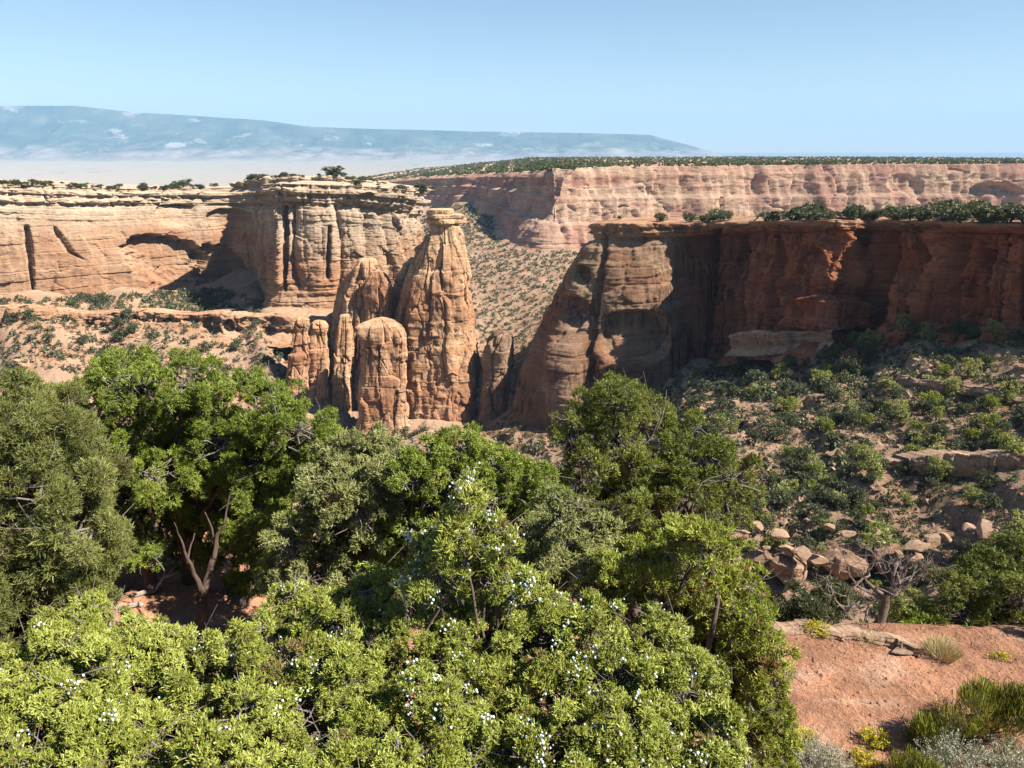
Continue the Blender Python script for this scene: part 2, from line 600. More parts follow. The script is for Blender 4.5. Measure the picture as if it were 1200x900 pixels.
_ang = np.concatenate([np.linspace(-62, -37, 40, endpoint=False), np.linspace(-37, 37, 640, endpoint=False), np.linspace(37, 62, 41)])
_d = np.concatenate([np.geomspace(1.2, 1700, 1000, endpoint=False), np.geomspace(1700, 70000, 130)])
_TX = np.tan(np.radians(_ang))[None, :] * _d[:, None]
_TY = np.repeat(_d[:, None], len(_ang), 1)
_TZ = terr(_TX, _TY)


def ground_colour(x, y, z):
    r = np.sqrt(x * x + y * y)
    n1 = fbm(x / 40, y / 40, 0, 51, 5)
    n2 = fbm(x / 9, y / 9, 0, 57, 4)
    n3 = fbm(x / 1.2, y / 1.2, 0, 59, 4)
    red = np.array([.46, .235, .142])
    tan = np.array([.32, .205, .135])
    rust = np.array([.27, .15, .09])
    scrub = np.array([.20, .19, .125])
    val = np.array([.20, .168, .14])
    streak = sstep(.12, .3, fbm(x / 2.6, y / .45, 0, 65, 4))
    c = tan + (rust - tan) * sstep(-.05, .35, n1)[..., None]
    cov = sstep(-.02, .3, n2) * np.interp(r, [0, 60, 150, 500, 1500], [0, .1, .35, .4, .6])
    c = c + (scrub - c) * (cov * .9)[..., None]
    near = 1 - sstep(30, 80, r)
    pale = np.array([.56, .37, .26])
    nr = red + (pale - red) * np.clip(sstep(.05, .4, n3 + .5 * n2) * .5 + .55 * streak, 0, 1)[..., None]
    nr = nr * (1 - .3 * sstep(.1, .35, fbm(x / .9, y / .5, 0, 67, 4)))[..., None]
    c = c * (1 - near[..., None]) + nr * near[..., None]
    far = sstep(1900, 3600, y)[..., None]
    g = np.array([.17, .18, .12])
    vv = val + (g - val) * sstep(.02, .22, fbm(x / 900, y / 1400, 0, 61, 6))[..., None] * .85
    vv = vv * (.8 + .55 * sstep(.0, .4, fbm(x / 500, y / 1500, 0, 69, 5, ridge=True)))[..., None]
    return c * (1 - far) + vv * far


tag(mk('ground', np.stack([_TX, _TY, _TZ], -1), gridfaces(len(_ang), len(_d)), None, M['ground'], smooth=True,
       colour=ground_colour(_TX, _TY, _TZ).reshape(-1, 3)),
    'rolling red and tan desert ground of the hillside, canyon and far valley', None, kind='structure')


# ------------------------------------------------------------------ cliffs
def resample(ctrl, nu, smooth=3):
    """ctrl rows (px, ytop, ybase, d) -> nu points along the wall"""
    ctrl = np.array(ctrl, float)
    xm = at(ctrl[:, 0], (ctrl[:, 1] + ctrl[:, 2]) / 2, ctrl[:, 3])
    zt = at(ctrl[:, 0], ctrl[:, 1], ctrl[:, 3])[:, 2]
    zb = at(ctrl[:, 0], ctrl[:, 2], ctrl[:, 3])[:, 2]
    P = np.stack([xm[:, 0], xm[:, 1], zb, zt], 1)
    seg = np.linalg.norm(np.diff(P[:, :2], axis=0), axis=1)
    # even spacing as seen: weight by nearness
    wgt = seg / (0.5 * (P[1:, 1] + P[:-1, 1]))
    s = np.concatenate([[0], np.cumsum(wgt)])
    q = np.linspace(0, s[-1], nu)
    out = np.stack([np.interp(q, s, P[:, k]) for k in range(4)], 1)
    pxs = np.interp(q, s, ctrl[:, 0])
    k = max(3, int(nu * smooth / 100)) | 1
    ker = np.hanning(k + 2)[1:-1]
    ker /= ker.sum()
    pad = k // 2
    o2 = np.stack([np.convolve(np.pad(out[:, j], pad, mode='reflect', reflect_type='odd'), ker, 'valid') for j in range(4)], 1)
    return o2, pxs


def cliff(name, ctrl, prof, disp, mat, nu=600, nv=220, smooth=3, toe=(12, 10), back=((0, 1), 200, 2, 26), seed=1, label=None, rough=1.0):
    P, pxs = resample(ctrl, nu, smooth)
    T = np.gradient(P[:, :2], axis=0)
    s = np.concatenate([[0], np.cumsum(np.linalg.norm(np.diff(P[:, :2], axis=0), axis=1))])
    T /= np.linalg.norm(T, axis=1)[:, None] + 1e-9
    N = np.stack([T[:, 1], -T[:, 0]], 1)
    h = np.linspace(0, 1, nv)[:, None] * np.ones((1, nu))
    ss = np.ones((nv, 1)) * s[None]
    z = P[None, :, 2] + h * (P[:, 3] - P[:, 2])[None]
    o = prof(h, np.ones((nv, 1)) * pxs[None], ss)
    x0 = P[None, :, 0] + N[None, :, 0] * o
    y0 = P[None, :, 1] + N[None, :, 1] * o
    ppx, ppy = pix(x0, y0, z)
    dz = 0
    r = disp(h, ss, z, ppx, ppy)
    if isinstance(r, tuple):
        r, dz = r
    o = o + r
    x = P[None, :, 0] + N[None, :, 0] * o
    y = P[None, :, 1] + N[None, :, 1] * o
    # rough rock, three dimensional
    x = x + rough * (1.3 * fbm(x0 / 14, y0 / 14, z / 10, seed + 3, 4) + .5 * fbm(x0 / 3, y0 / 3, z / 2, seed + 4, 3)) * N[None, :, 0]
    y = y + rough * (1.3 * fbm(x0 / 14, y0 / 14, z / 10, seed + 3, 4) + .5 * fbm(x0 / 3, y0 / 3, z / 2, seed + 4, 3)) * N[None, :, 1]
    z = z + dz
    rows = [np.stack([x, y, z], -1)]
    if toe:
        ty = np.linspace(1, 0, 8, endpoint=False)[:, None]
        tx_ = x[0][None] + N[None, :, 0] * toe[0] * ty
        ty_ = y[0][None] + N[None, :, 1] * toe[0] * ty
        rows.insert(0, np.stack([tx_, ty_, z[0][None] - toe[1] * ty], -1))
    (bx, by), bl, bz, nb = back
    tb = (np.linspace(0, 1, nb + 1)[1:] ** 1.7)[:, None]
    X = x[-1][None] + bx * bl * tb
    Y = y[-1][None] + by * bl * tb
    bump_ = fbm(X / 30, Y / 30, 0, seed + 8, 4) * min(2.2, bl * .03) * np.minimum(1, tb * 6)
    rows.append(np.stack([X, Y, z[-1][None] + bz * tb + bump_], -1))
    V = np.concatenate(rows, 0)
    hv = np.concatenate(([np.zeros((8, nu))] if toe else []) + [h, np.ones((nb, nu))], 0)
    o_ = mk(name, V, gridfaces(nu, V.shape[0]), None, mat, smooth=True, tint=hv)
    tag(o_, label, None, kind='structure')
    return o_, V


def bump2(ppx, ppy, cx, cy, rx, ry, p=2.0):
    q = 1 - (np.abs(ppx - cx) / rx) ** p - (np.abs(ppy - cy) / ry) ** p
    return np.clip(q, 0, 1)


def crack(ppx, ppy, line, w, depth):
    """a notch following a polyline given as (px, py, half width factor)"""
    L = np.array(line, float)
    cx = np.interp(ppy, L[:, 1], L[:, 0])
    ww = np.interp(ppy, L[:, 1], L[:, 2]) * w if L.shape[1] > 2 else w
    on = (ppy > L[0, 1]) & (ppy < L[-1, 1])
    ed = sstep(0, 6, np.minimum(ppy - L[0, 1], L[-1, 1] - ppy))
    return -depth * on * ed * sstep(1.0, .55, np.abs(ppx - cx) / ww)


def ledges(h, s, lo, hi, n, step, seed, wob=.35):
    """stepped, lensing thin beds between heights lo..hi (fractions); returns an offset"""
    hh = (h - lo) / (hi - lo) + wob / n * fbm(s / 30, s * 0, h * 3, seed, 3)
    k = np.clip(hh, 0, 1) * n
    i = np.floor(k).astype(np.int64)
    f = k - np.floor(k)
    r = rnd1(i, seed + 1) + .8 * fbm(s / 14, i * 3.7, 0, seed + 2, 3)
    face = sstep(0, .18, f) * sstep(1.0, .82, f)
    return (r - .5) * step * np.where((hh > 0) & (hh < 1), face, 0)


def blocks(s, z, ws, hz, seed, amp=1.0, groove=.8):
    """jointed blocks: courses of uneven height, each split by its own vertical joints"""
    zz = z / hz + .25 * noise(s / (ws * 3), z / (hz * 4), 0, seed)
    v, rv, wv = cells(zz, seed + 1)
    row = np.floor(rv * 997)
    ss_ = s / (ws * (.6 + .9 * rv)) + row * 1.37 + .12 * noise(s / ws, z / hz, 0, seed + 2)
    u, r, _ = cells(ss_, seed + 3)
    on = rnd1((r * 9973).astype(np.int64), seed + 4)
    g = np.maximum(sstep(.86, 1.0, np.abs(u)) * (on > .35), sstep(.84, 1.0, np.abs(v)) * (rnd1(row.astype(np.int64), seed + 6) > .3))
    return amp * ((r - .5) * 1.2 + (rv - .5) * .8) - groove * g


def facets(s, z, ws, hz, seed, a=1.0, b=1.0, g=.6):
    """broken rock: irregular cells, each set in or out and tilted its own way, with cracks between some of them"""
    X, Z = s / ws, z / hz
    X = X + .25 * noise(X * 1.7, Z * 1.7, 3.3, seed + 9)
    Z = Z + .25 * noise(X * 1.7, Z * 1.7, 7.7, seed + 10)
    ix, iz = np.floor(X).astype(np.int64), np.floor(Z).astype(np.int64)
    f1 = np.full(X.shape, 9.0)
    f2 = np.full(X.shape, 9.0)
    R = np.zeros(X.shape)
    TX = np.zeros(X.shape)
    for dx in (-1, 0, 1):
        for dz in (-1, 0, 1):
            h = _h(ix + dx, iz + dz, ix * 0 + 5, seed)
            jx = (h & np.uint32(1023)).astype(float) / 1023
            jz = ((h >> np.uint32(10)) & np.uint32(1023)).astype(float) / 1023
            ex, ez = X - (ix + dx + jx), Z - (iz + dz + jz)
            d = np.sqrt(ex * ex + ez * ez)
            n_ = d < f1
            f2 = np.where(n_, f1, np.minimum(f2, d))
            f1 = np.where(n_, d, f1)
            h2 = _h(ix + dx, iz + dz, ix * 0 + 11, seed)
            rr_ = (h2 & np.uint32(1023)).astype(float) / 1023
            gx = ((h2 >> np.uint32(10)) & np.uint32(1023)).astype(float) / 511.5 - 1
            gz_ = ((h2 >> np.uint32(20)) & np.uint32(1023)).astype(float) / 511.5 - 1
            R = np.where(n_, rr_, R)
            TX = np.where(n_, ex * gx + ez * gz_ * .6, TX)
    crackk = sstep(.10, .0, f2 - f1) * (R > .45)
    return a * (R - .5) + b * TX - g * crackk


# ---- the left canyon wall with its jutting prow
LEFT = [(-330, 214, 345, 500), (-150, 214, 346, 520), (0, 216, 350, 552), (70, 219, 352, 572), (130, 222, 348, 598), (200, 223, 338, 628), (250, 222, 336, 655), (272, 221, 336, 664),
        (290, 220, 345, 640), (301, 218, 352, 580), (309, 216, 357, 500), (320, 215, 358, 478), (360, 216, 360, 480), (410, 218, 362, 486),
        (450, 220, 372, 494), (478, 222, 380, 506), (496, 224, 388, 530), (502, 228, 390, 580), (500, 230, 380, 700)]


def left_prof(h, px, s):
    setb = np.interp(px, [0, 120, 230, 290, 312, 420, 480], [1, 1.1, 1.2, .6, .25, .35, .3])
    base = np.interp(h, [0, .05, .45, .62, .80, .84, .90, .95, 1.0], [2.5, 0, -2, -7, -15, -17.5, -19, -21, -24])
    prow = np.interp(h, [0, .16, .2, .5, .84, .87, .9, 1.0], [3, 3, 0, -1.5, -5, -7, -4, -5])
    k = sstep(296, 315, px)
    return base * setb * (1 - k) + prow * k


def left_disp(h, s, z, px, py):
    o = 5.0 * fbm(s / 70, 0 * z, z / 160, 70, 3) + 2.0 * fbm(s / 24, 0 * z, z / 40, 71, 4)
    k = sstep(296, 314, px)
    u, r, w_ = cells((s + 3 * noise(s / 25, z / 30, 0, 73)) / 20, 74)
    rp = np.sqrt(np.clip(1 - u * u, 0, 1))
    up = sstep(.10, .2, h) * sstep(.93, .80, h)
    o = o + k * up * (8 * (rp - 1) * (.4 + r) + 7 * (r - .5))
    u2, r2, _ = cells((s + 2 * noise(s / 18, z / 22, 0, 75)) / 8.5, 76)
    o = o + k * up * 2.2 * (np.sqrt(np.clip(1 - u2 * u2, 0, 1)) - 1) * r2
    # smaller joints on the plain wall
    u3, r3, _ = cells((s + 7 * noise(s / 40, z / 40, 0, 77)) / 44, 78)
    o = o + (1 - k) * sstep(.75, .4, h) * (1.3 * (r3 - .5) + 1.5 * (np.clip(1 - np.abs(u3) ** 8, 0, 1) - 1))
    # bedding
    o = o + ledges(h, s, .18, .84, 15, 1.6, 80) * np.maximum(sstep(.48, .7, h), .55 * k)
    o = o + ledges(h, s, .82, 1.0, 5, 4.2, 84, .8) + sstep(.80, .84, h) * (facets(s, z, 9, 5.5, 600, 3.6, 2.6, 1.4) + facets(s, z, 3.5, 2, 602, 1.2, .8, .3))
    cap = sstep(.83, .86, h)
    u4, r4, _ = cells(s / 11, 86)
    o = o + cap * (3.5 * (r4 - .5) - 2.0 * np.abs(u4) ** 6)
    # shallow arches hollowed into the face
    def arch(cx, cy, rx, ry, d, tilt=0):
        yy = cy + tilt * (px - cx)
        top = py < yy
        q = .5 * fbm(px / 13, py / 9, 0, 88, 4) + 1 - (np.abs(px - cx) / rx) ** 2.2 - np.where(top, np.abs(py - yy) / ry, np.abs(py - yy) / (ry * 1.8)) ** 2
        return -d * np.where(top, sstep(0, .35, q), sstep(0, .9, q))
    o = o + arch(196, 299, 56, 24, 12, .16) + arch(258, 318, 30, 34, 8, .2)
    o = o + arch(208, 249, 26, 11, 7) + arch(270, 255, 30, 12, 7)
    # the leaning arch and the long crack at the left
    o = o + crack(px, py, [(64, 264, .3), (70, 275, .9), (84, 296, .9), (101, 306, .2)], 6, 6)
    o = o + crack(px, py, [(31, 262, .5), (33, 285, 1.1), (36, 305, .8), (40, 350, .35)], 6, 9)
    # narrow clefts in the prow
    o = o + crack(px, py, [(333, 238, 1), (334, 300, 1.1), (331, 345, .6)], 4.5, 9)
    o = o + crack(px, py, [(386, 262, .8), (384, 330, 1.0)], 3.5, 7)
    o = o + sstep(.84, .8, h) * (blocks(s, z, 16, 9, 400, .9, .5) + blocks(s, z, 5, 3.2, 410, .35, .25) * (.4 + k))
    o = o + cap * blocks(s, z, 6, 2.6, 420, 1.4, .8) + sstep(.84, .8, h) * (facets(s, z, 17, 20, 610, 1.6 + 1.2 * k, 2.0 + 1.6 * k, .8) + facets(s, z, 5, 6, 612, .35 + .4 * k, .4 + .5 * k, .3))
    # undercut at the foot of the prow
    o = o - k * 3.5 * sstep(.20, .17, h) * sstep(.02, .1, h)
    return o


_, VL = cliff('canyon_cliff', LEFT, left_prof, left_disp, M['left_wall'], 900, 270, 2.0, (9, 6), ((0, 1), 75, -1, 30), 5,
              'pale layered canyon wall with hollow arches and a jutting columned prow', 1.0)

# lower rock band below the bench
LOW = [(-300, 362, 392, 470), (-60, 362, 394, 466), (20, 358, 396, 458), (70, 361, 392, 464), (100, 366, 385, 474), (140, 364, 388, 468), (180, 363, 393, 460), (225, 367, 390, 464), (260, 365, 392, 458), (300, 370, 388, 462), (330, 368, 392, 454), (400, 376, 400, 452)]


def low_prof(h, px, s):
    return np.interp(h, [0, .1, .7, .9, 1], [3, 0, -.5, -1.5, -5])


def low_disp(h, s, z, px, py):
    u, r, _ = cells((s + 2 * noise(s / 9, z / 6, 0, 91)) / 13, 92)
    u2, r2, _ = cells(s / 5, 93)
    o = 3 * (np.sqrt(np.clip(1 - u * u, 0, 1)) - 1) * r + 7 * (r - .5)
    cave = 0
    for cx, rx in ((104, 5), (140, 10), (168, 9), (196, 7), (216, 6), (240, 7), (268, 8)):
        cave = cave - 5 * sstep(0, .5, bump2(px, py, cx, 382, rx, 9))
    return o + cave + 7 * fbm(s / 45, 0 * z, 0, 94, 4) + 2 * fbm(s / 9, 0 * z, z / 6, 96, 4) + ledges(h, s, .05, .95, 4, 1.8, 95) + blocks(s, z, 6, 3, 430, 1.0, .6) + facets(s, z, 7, 5, 620, 3.0, 3.0, .8)


cliff('rock_ledge_band', LOW, low_prof, low_disp, M['left_wall'], 620, 60, 1, (10, 4), ((0, 1), 12, -2.5, 10), 6,
      'low broken sandstone band crossing the shrubby bench below the pale wall')

# ---- the shaded butte on the right
BUTTE = [(728, 262, 400, 640), (716, 262, 420, 560), (704, 262, 440, 480), (696, 262, 470, 430), (697, 261, 478, 410), (715, 261, 478, 402), (745, 261, 470, 398), (775, 261, 458, 398),
         (805, 261, 445, 398), (826, 261, 432, 395), (836, 260, 425, 392), (846, 260, 420, 388), (870, 259, 412, 378), (910, 258, 404, 352), (950, 258, 400, 324), (966, 258, 398, 312),
         (976, 258, 398, 311), (1000, 258, 398, 328), (1012, 258, 398, 326), (1036, 258, 398, 317), (1060, 258, 398, 305), (1084, 259, 400, 290), (1140, 261, 402, 266), (1200, 262, 404, 252), (1290, 264, 406, 238), (1420, 266, 408, 224), (1600, 268, 408, 215)]


def butte_prof(h, px, s):
    nose = np.interp(px, [640, 672, 690, 720, 770, 815, 835, 850], [46, 46, 46, 36, 20, 8, 3, 0])
    lean = np.interp(h, [0, .06, .3, .55, .80, .92, 1], [1.06, 1.0, .80, .53, .25, .12, .07])
    cap = np.interp(h, [0, .2, .5, .86, .905, .93, 1], [2, 0, -.5, -2.2, -3.6, .6, 0])
    k = sstep(690, 850, px)
    capn = np.interp(h, [0, .2, .5, .88, .92, .95, 1], [0, 0, 0, 0, -3.0, -1.0, -2])
    rec = -17 * sstep(768, 830, px) * (1 - sstep(838, 862, px)) * sstep(.93, .88, h)
    foot = rec + k * 7 * sstep(.24, 0.0, h) * np.interp(px, [840, 870, 1000, 1100], [.1, .6, .8, 1])
    return nose * lean + cap * k + capn * (1 - k) + foot


def butte_disp(h, s, z, px, py):
    k = sstep(800, 845, px)
    o = 4 * fbm(s / 50, 0 * z, z / 90, 100, 3) + 2.0 * fbm(s / 18, 0 * z, z / 26, 101, 4)
    u, r, _ = cells((s + 3 * noise(s / 20, z / 25, 0, 103)) / 17, 104)
    body = sstep(.04, .14, h) * sstep(.93, .86, h)
    o = o + k * body * (3.2 * (np.sqrt(np.clip(1 - u * u, 0, 1)) - 1) * (.3 + r) + 4.0 * (r - .5))
    u2, r2, _ = cells((s + 2 * noise(s / 12, z / 18, 0, 105)) / 6, 106)
    o = o + k * body * 1.1 * (np.sqrt(np.clip(1 - u2 * u2, 0, 1)) - 1) * r2
    o = o + ledges(h, s, .08, .86, 12, 1.2, 108) + ledges(h, s, .90, 1.0, 4, 3.4, 110)
    u4, r4, _ = cells(s / 6.5, 112)
    o = o + sstep(.92, .94, h) * (2.4 * (r4 - .5) - 1.0 * np.abs(u4) ** 6)
    o = o + body * (blocks(s, z, 12, 9, 440, 1.1, .7) + blocks(s, z, 4, 3, 450, .35, .25)) + sstep(.92, .94, h) * blocks(s, z, 4, 2, 455, 1.2, .5)
    o = o + sstep(.95, .9, h) * ((.35 + .65 * k) * facets(s, z, 15, 17, 630, 3.6, 6.5, 1.2) + (.4 + .6 * k) * facets(s, z, 5, 7, 632, 1.2, 1.7, .5)) + sstep(.92, .95, h) * facets(s, z, 5, 3, 634, 2.6, 1.6, .6)
    # hollows and swellings of the nose
    o = o - 9 * sstep(0, .35, bump2(px, py, 682, 322, 10, 13)) - 7 * sstep(0, .5, bump2(px, py, 672, 366, 17, 22))
    o = o - 9 * sstep(0, .4, bump2(px, py, 742, 395, 46, 34, 2.4))
    o = o + 5 * bump2(px, py, 745, 335, 48, 46)
    o = o + crack(px, py, [(708, 275, .6), (703, 330, .9), (692, 385, 1.1), (690, 430, .8), (688, 470, .4)], 5, 8)
    o = o + crack(px, py, [(837, 266, .9), (835, 330, 1.1), (829, 400, .8), (822, 430, .5)], 5, 13)
    o = o + 8 * bump2(px, py, 664, 440, 26, 60, 3) + 4 * bump2(px, py, 722, 440, 22, 44, 3)
    for cx_, w0, dp in ((868, 3.2, 6), (902, 4, 7), (930, 3, 5), (1048, 3.2, 6), (1078, 4, 8), (1106, 3, 5), (1140, 4.5, 9), (1172, 3, 6), (1198, 4, 7)):
        o = o + crack(px, py, [(cx_ + 2, 266, .7), (cx_, 300, 1.1), (cx_ - 2, 340, .9), (cx_ - 5, 395, .5)], w0, dp)
    u6, r6, _ = cells((s + 4 * noise(s / 30, z / 60, 0, 115)) / 28, 116)
    o = o + k * sstep(.95, .9, h) * (9 * (r6 - .5) + 3.5 * (np.clip(1 - np.abs(u6) ** 4, 0, 1) - 1))
    # rib that catches the sun in the middle of the dark wall
    o = o + 6 * bump2(px, py, 990, 320, 16, 66, 2.5) + 7 * bump2(px, py, 955, 330, 9, 36) + 6 * bump2(px, py, 951, 284, 7, 24)
    o = o + 12 * sstep(0, .6, bump2(px, py, 962, 368, 54, 26, 2))
    return o


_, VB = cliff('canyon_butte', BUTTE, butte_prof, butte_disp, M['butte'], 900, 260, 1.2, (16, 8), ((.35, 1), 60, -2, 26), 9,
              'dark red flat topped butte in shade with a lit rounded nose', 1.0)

# ---- the far plateau wall
FAR = [(380, 214, 232, 2600), (430, 213, 236, 2300), (480, 207, 238, 1950), (540, 204, 241, 1620), (600, 201, 262, 1330), (634, 200, 284, 1190), (645, 199, 290, 1165), (665, 198, 292, 1172),
       (740, 196, 292, 1240), (830, 195, 292, 1310), (930, 194, 292, 1380), (1040, 193, 292, 1440), (1130, 193, 292, 1490), (1220, 192, 292, 1530), (1400, 192, 292, 1600), (1700, 192, 292, 1650)]


def far_prof(h, px, s):
    p = np.interp(h, [0, .3, .34, .62, .66, .9, 1], [8, 0, -8, -12, -20, -24, -34])
    toe_ = 34 * sstep(.62, 0, h) * np.clip(1 - np.abs(px - 636) / 40, 0, 1)
    return p + toe_


def far_disp(h, s, z, px, py):
    o = 26 * fbm(s / 260, 0 * z, z / 500, 120, 4) + 6 * fbm(s / 60, 0 * z, z / 110, 121, 4)
    u, r, _ = cells((s + 10 * noise(s / 60, z / 60, 0, 122)) / 62, 123)
    o = o + 12 * (np.sqrt(np.clip(1 - u * u, 0, 1)) - 1) * r + 14 * (r - .5)
    u2, r2, _ = cells((s + 6 * noise(s / 40, z / 40, 0, 124)) / 20, 125)
    o = o + 4 * (np.sqrt(np.clip(1 - u2 * u2, 0, 1)) - 1) * r2
    o = o + ledges(h, s, .55, .98, 4, 2.5, 126) + facets(s, z, 50, 90, 640, 8, 10, 5) + facets(s, z, 16, 40, 642, 3, 3.5, 2) + blocks(s, z, 30, 60, 460, 5, 4)
    return o - 24 * sstep(0, .5, bump2(px, py, 1165, 232, 34, 20)) - 10 * sstep(0, .5, bump2(px, py, 1060, 215, 22, 12))


_, VF = cliff('plateau_cliff', FAR, far_prof, far_disp, M['far_wall'], 700, 110, 1.6, (60, 30), ((0, 1), 2600, -11, 40), 13,
              'far pink plateau wall, sunlit on the right and in shadow on its left side', 3.0)


# ---- mesa on the horizon
def mesa():
    tops = np.array([(-500, 122), (0, 124), (90, 124), (130, 130), (200, 134), (310, 141), (320, 146), (400, 150), (560, 154), (690, 156), (762, 158), (772, 161), (800, 168), (835, 178), (866, 187), (900, 193), (1100, 199)], float)
    nu, nv = 420, 90
    q = np.linspace(-500, 1100, nu)
    yt = np.interp(q, tops[:, 0], tops[:, 1]) + .5 * fbm(q / 30, 0 * q, 0 * q, 130, 4)
    Tp = at(q, yt, 26000.0)
    h = np.linspace(0, 1, nv)[:, None]
    z0 = -420.0
    zt = Tp[None, :, 2]
    prof = np.interp(h, [0, .3, .7, .93, 1], [0, .14, .52, .86, 1])
    dep = np.interp(h, [0, 1], [-7000, 0]) + 0 * zt
    x = Tp[None, :, 0] * np.ones_like(h)
    gul = 1.7 * fbm(x / 1900, h * .9, 0, 133, 6, ridge=True)
    y = 26000 + dep + 900 * gul * np.sin(np.pi * np.clip(h, 0, 1))
    z = z0 + (zt - z0) * prof + 90 * fbm(x / 900, h * 8, 0, 135, 4) * np.sin(np.pi * h)
    bk = np.stack([x[-1], y[-1] + 9000, z[-1] - 60], -1)[None]
    V = np.concatenate([np.stack([x, y, z], -1), bk], 0)
    tag(mk('mesa_hills', V, gridfaces(nu, nv + 1), None, M['mesa'], smooth=True),
        'long flat topped blue mesa with pale bare patches on the horizon', None, kind='structure')


mesa()


# ------------------------------------------------------------------ rock spires: columns of weathered sandstone
def column(bag, prof, d, flat=.85, seed=1, nth=72, rz=0.0, notch=1.0, twist=0, top_round=.5):
    """prof rows: (py, px centre, half width px); d distance; one rounded closed column"""
    pr = np.array(prof, float)
    n = max(40, int((pr[-1, 0] - pr[0, 0]) * 1.5))
    nth = int(nth * 2.4)
    py = np.linspace(pr[0, 0], pr[-1, 0], n)
    cx = np.interp(py, pr[:, 0], pr[:, 1])
    hw = np.interp(py, pr[:, 0], pr[:, 2])
    k = np.hanning(9)[1:-1]
    k /= k.sum()
    hw = np.convolve(np.pad(hw, 3, mode='edge'), k, 'valid')
    cx = np.convolve(np.pad(cx, 3, mode='edge'), k, 'valid')
    C = at(cx, py, d)
    R = hw * axis_depth(C) / FPX
    t = np.linspace(0, 1, n)
    H = C[0, 2] - C[-1, 2]
    hh = C[0, 2] - C[:, 2]
    rr = R[min(n - 1, 3)] * 1.0
    lim = max(top_round * rr, 1.2)
    R = R * np.sqrt(np.clip(1 - (1 - np.clip(hh / lim, 0, 1)) ** 2, 0.004, 1))
    th = np.linspace(0, 2 * pi, nth, endpoint=False)
    cs, sn = np.cos(th), np.sin(th)
    e = 2.6
    sup = (np.abs(cs) ** e + np.abs(sn) ** e) ** (-1 / e)
    X0 = C[:, None, 0] + R[:, None] * (sup * cs)[None]
    Y0 = C[:, None, 1] + R[:, None] * (sup * sn)[None] * flat
    Z0 = C[:, None, 2] + 0 * X0
    Rm = float(R[n // 3:].mean())
    # arc coordinate that starts at the hidden far side
    arc = ((th - pi / 2) % (2 * pi))[None] * Rm + 0 * Z0
    arc = arc + 1.6 * noise(arc / 9, Z0 / 14, seed, seed + 215)
    jw = max(4.2, Rm * .95)
    # joints wander sideways from storey to storey
    st_ = np.floor(Z0 / 24 + .35 * noise(arc / 20, 0 * Z0, seed, seed + 219))
    u, r_, _ = cells(arc / jw + .9 * rnd1(st_.astype(np.int64), seed + 218), seed + 216)
    lo = noise(r_ * 31, Z0 / 30, seed, seed + 217)
    joint = (np.clip(1 - np.abs(u) ** 3.2, 0, 1) ** .5 - 1) * (.1 + .9 * sstep(-.35, .3, lo)) * min(jw, 9) * .20
    joint = joint - 3.2 * sstep(.89, .98, np.abs(u)) * sstep(-.1, .15, lo) + 2.2 * (r_ - .5)
    big = 3.0 * fbm(X0 / 15, Y0 / 15, Z0 / 20, seed + 210, 3) * min(1.2, Rm / 9)
    mid = .7 * fbm(X0 / 5, Y0 / 5, Z0 / 5, seed + 211, 5)
    blk = facets(arc, Z0, 7.5, 24, seed + 240, 1.8 * min(1, Rm / 8), 2.6 * min(1, Rm / 8), 2.1) + facets(arc, Z0, 3.2, 4.4, seed + 242, .35, .5, .3) + .6 * blocks(arc, Z0, 9, 8.0, seed + 220, .9, .45 * notch)
    g = fbm(Z0 / 11.0, X0 / 50, Y0 / 50, seed + 200, 3)
    bed = -1.0 * notch * sstep(.22, .34, g) + .35 * noise(Z0 / 4.2, X0 / 30, Y0 / 30, seed + 201)
    topfade = sstep(0, 5, hh)[:, None]
    off = (joint + blk + bed * .8) * (.35 + .65 * topfade) + big + mid
    off = np.maximum(off, -.55 * R[:, None])
    m = 1 + off / np.maximum(R[:, None], 1.0)
    V = np.stack([C[:, None, 0] + (X0 - C[:, None, 0]) * m, C[:, None, 1] + (Y0 - C[:, None, 1]) * m, Z0 + .5 * mid], -1)
    i = np.arange(n - 1)[:, None] * nth
    j = np.arange(nth)[None]
    q = np.stack([i + j, i + nth + j, i + nth + (j + 1) % nth, i + (j + 1) % nth], -1).reshape(-1, 4)
    V = V.reshape(-1, 3)
    T = np.stack([np.full(nth, len(V)), np.arange(nth), (np.arange(nth) + 1) % nth], 1)
    V = np.vstack([V, C[0] + np.array([0, 0, .1])])
    bag.add(V, q, T)


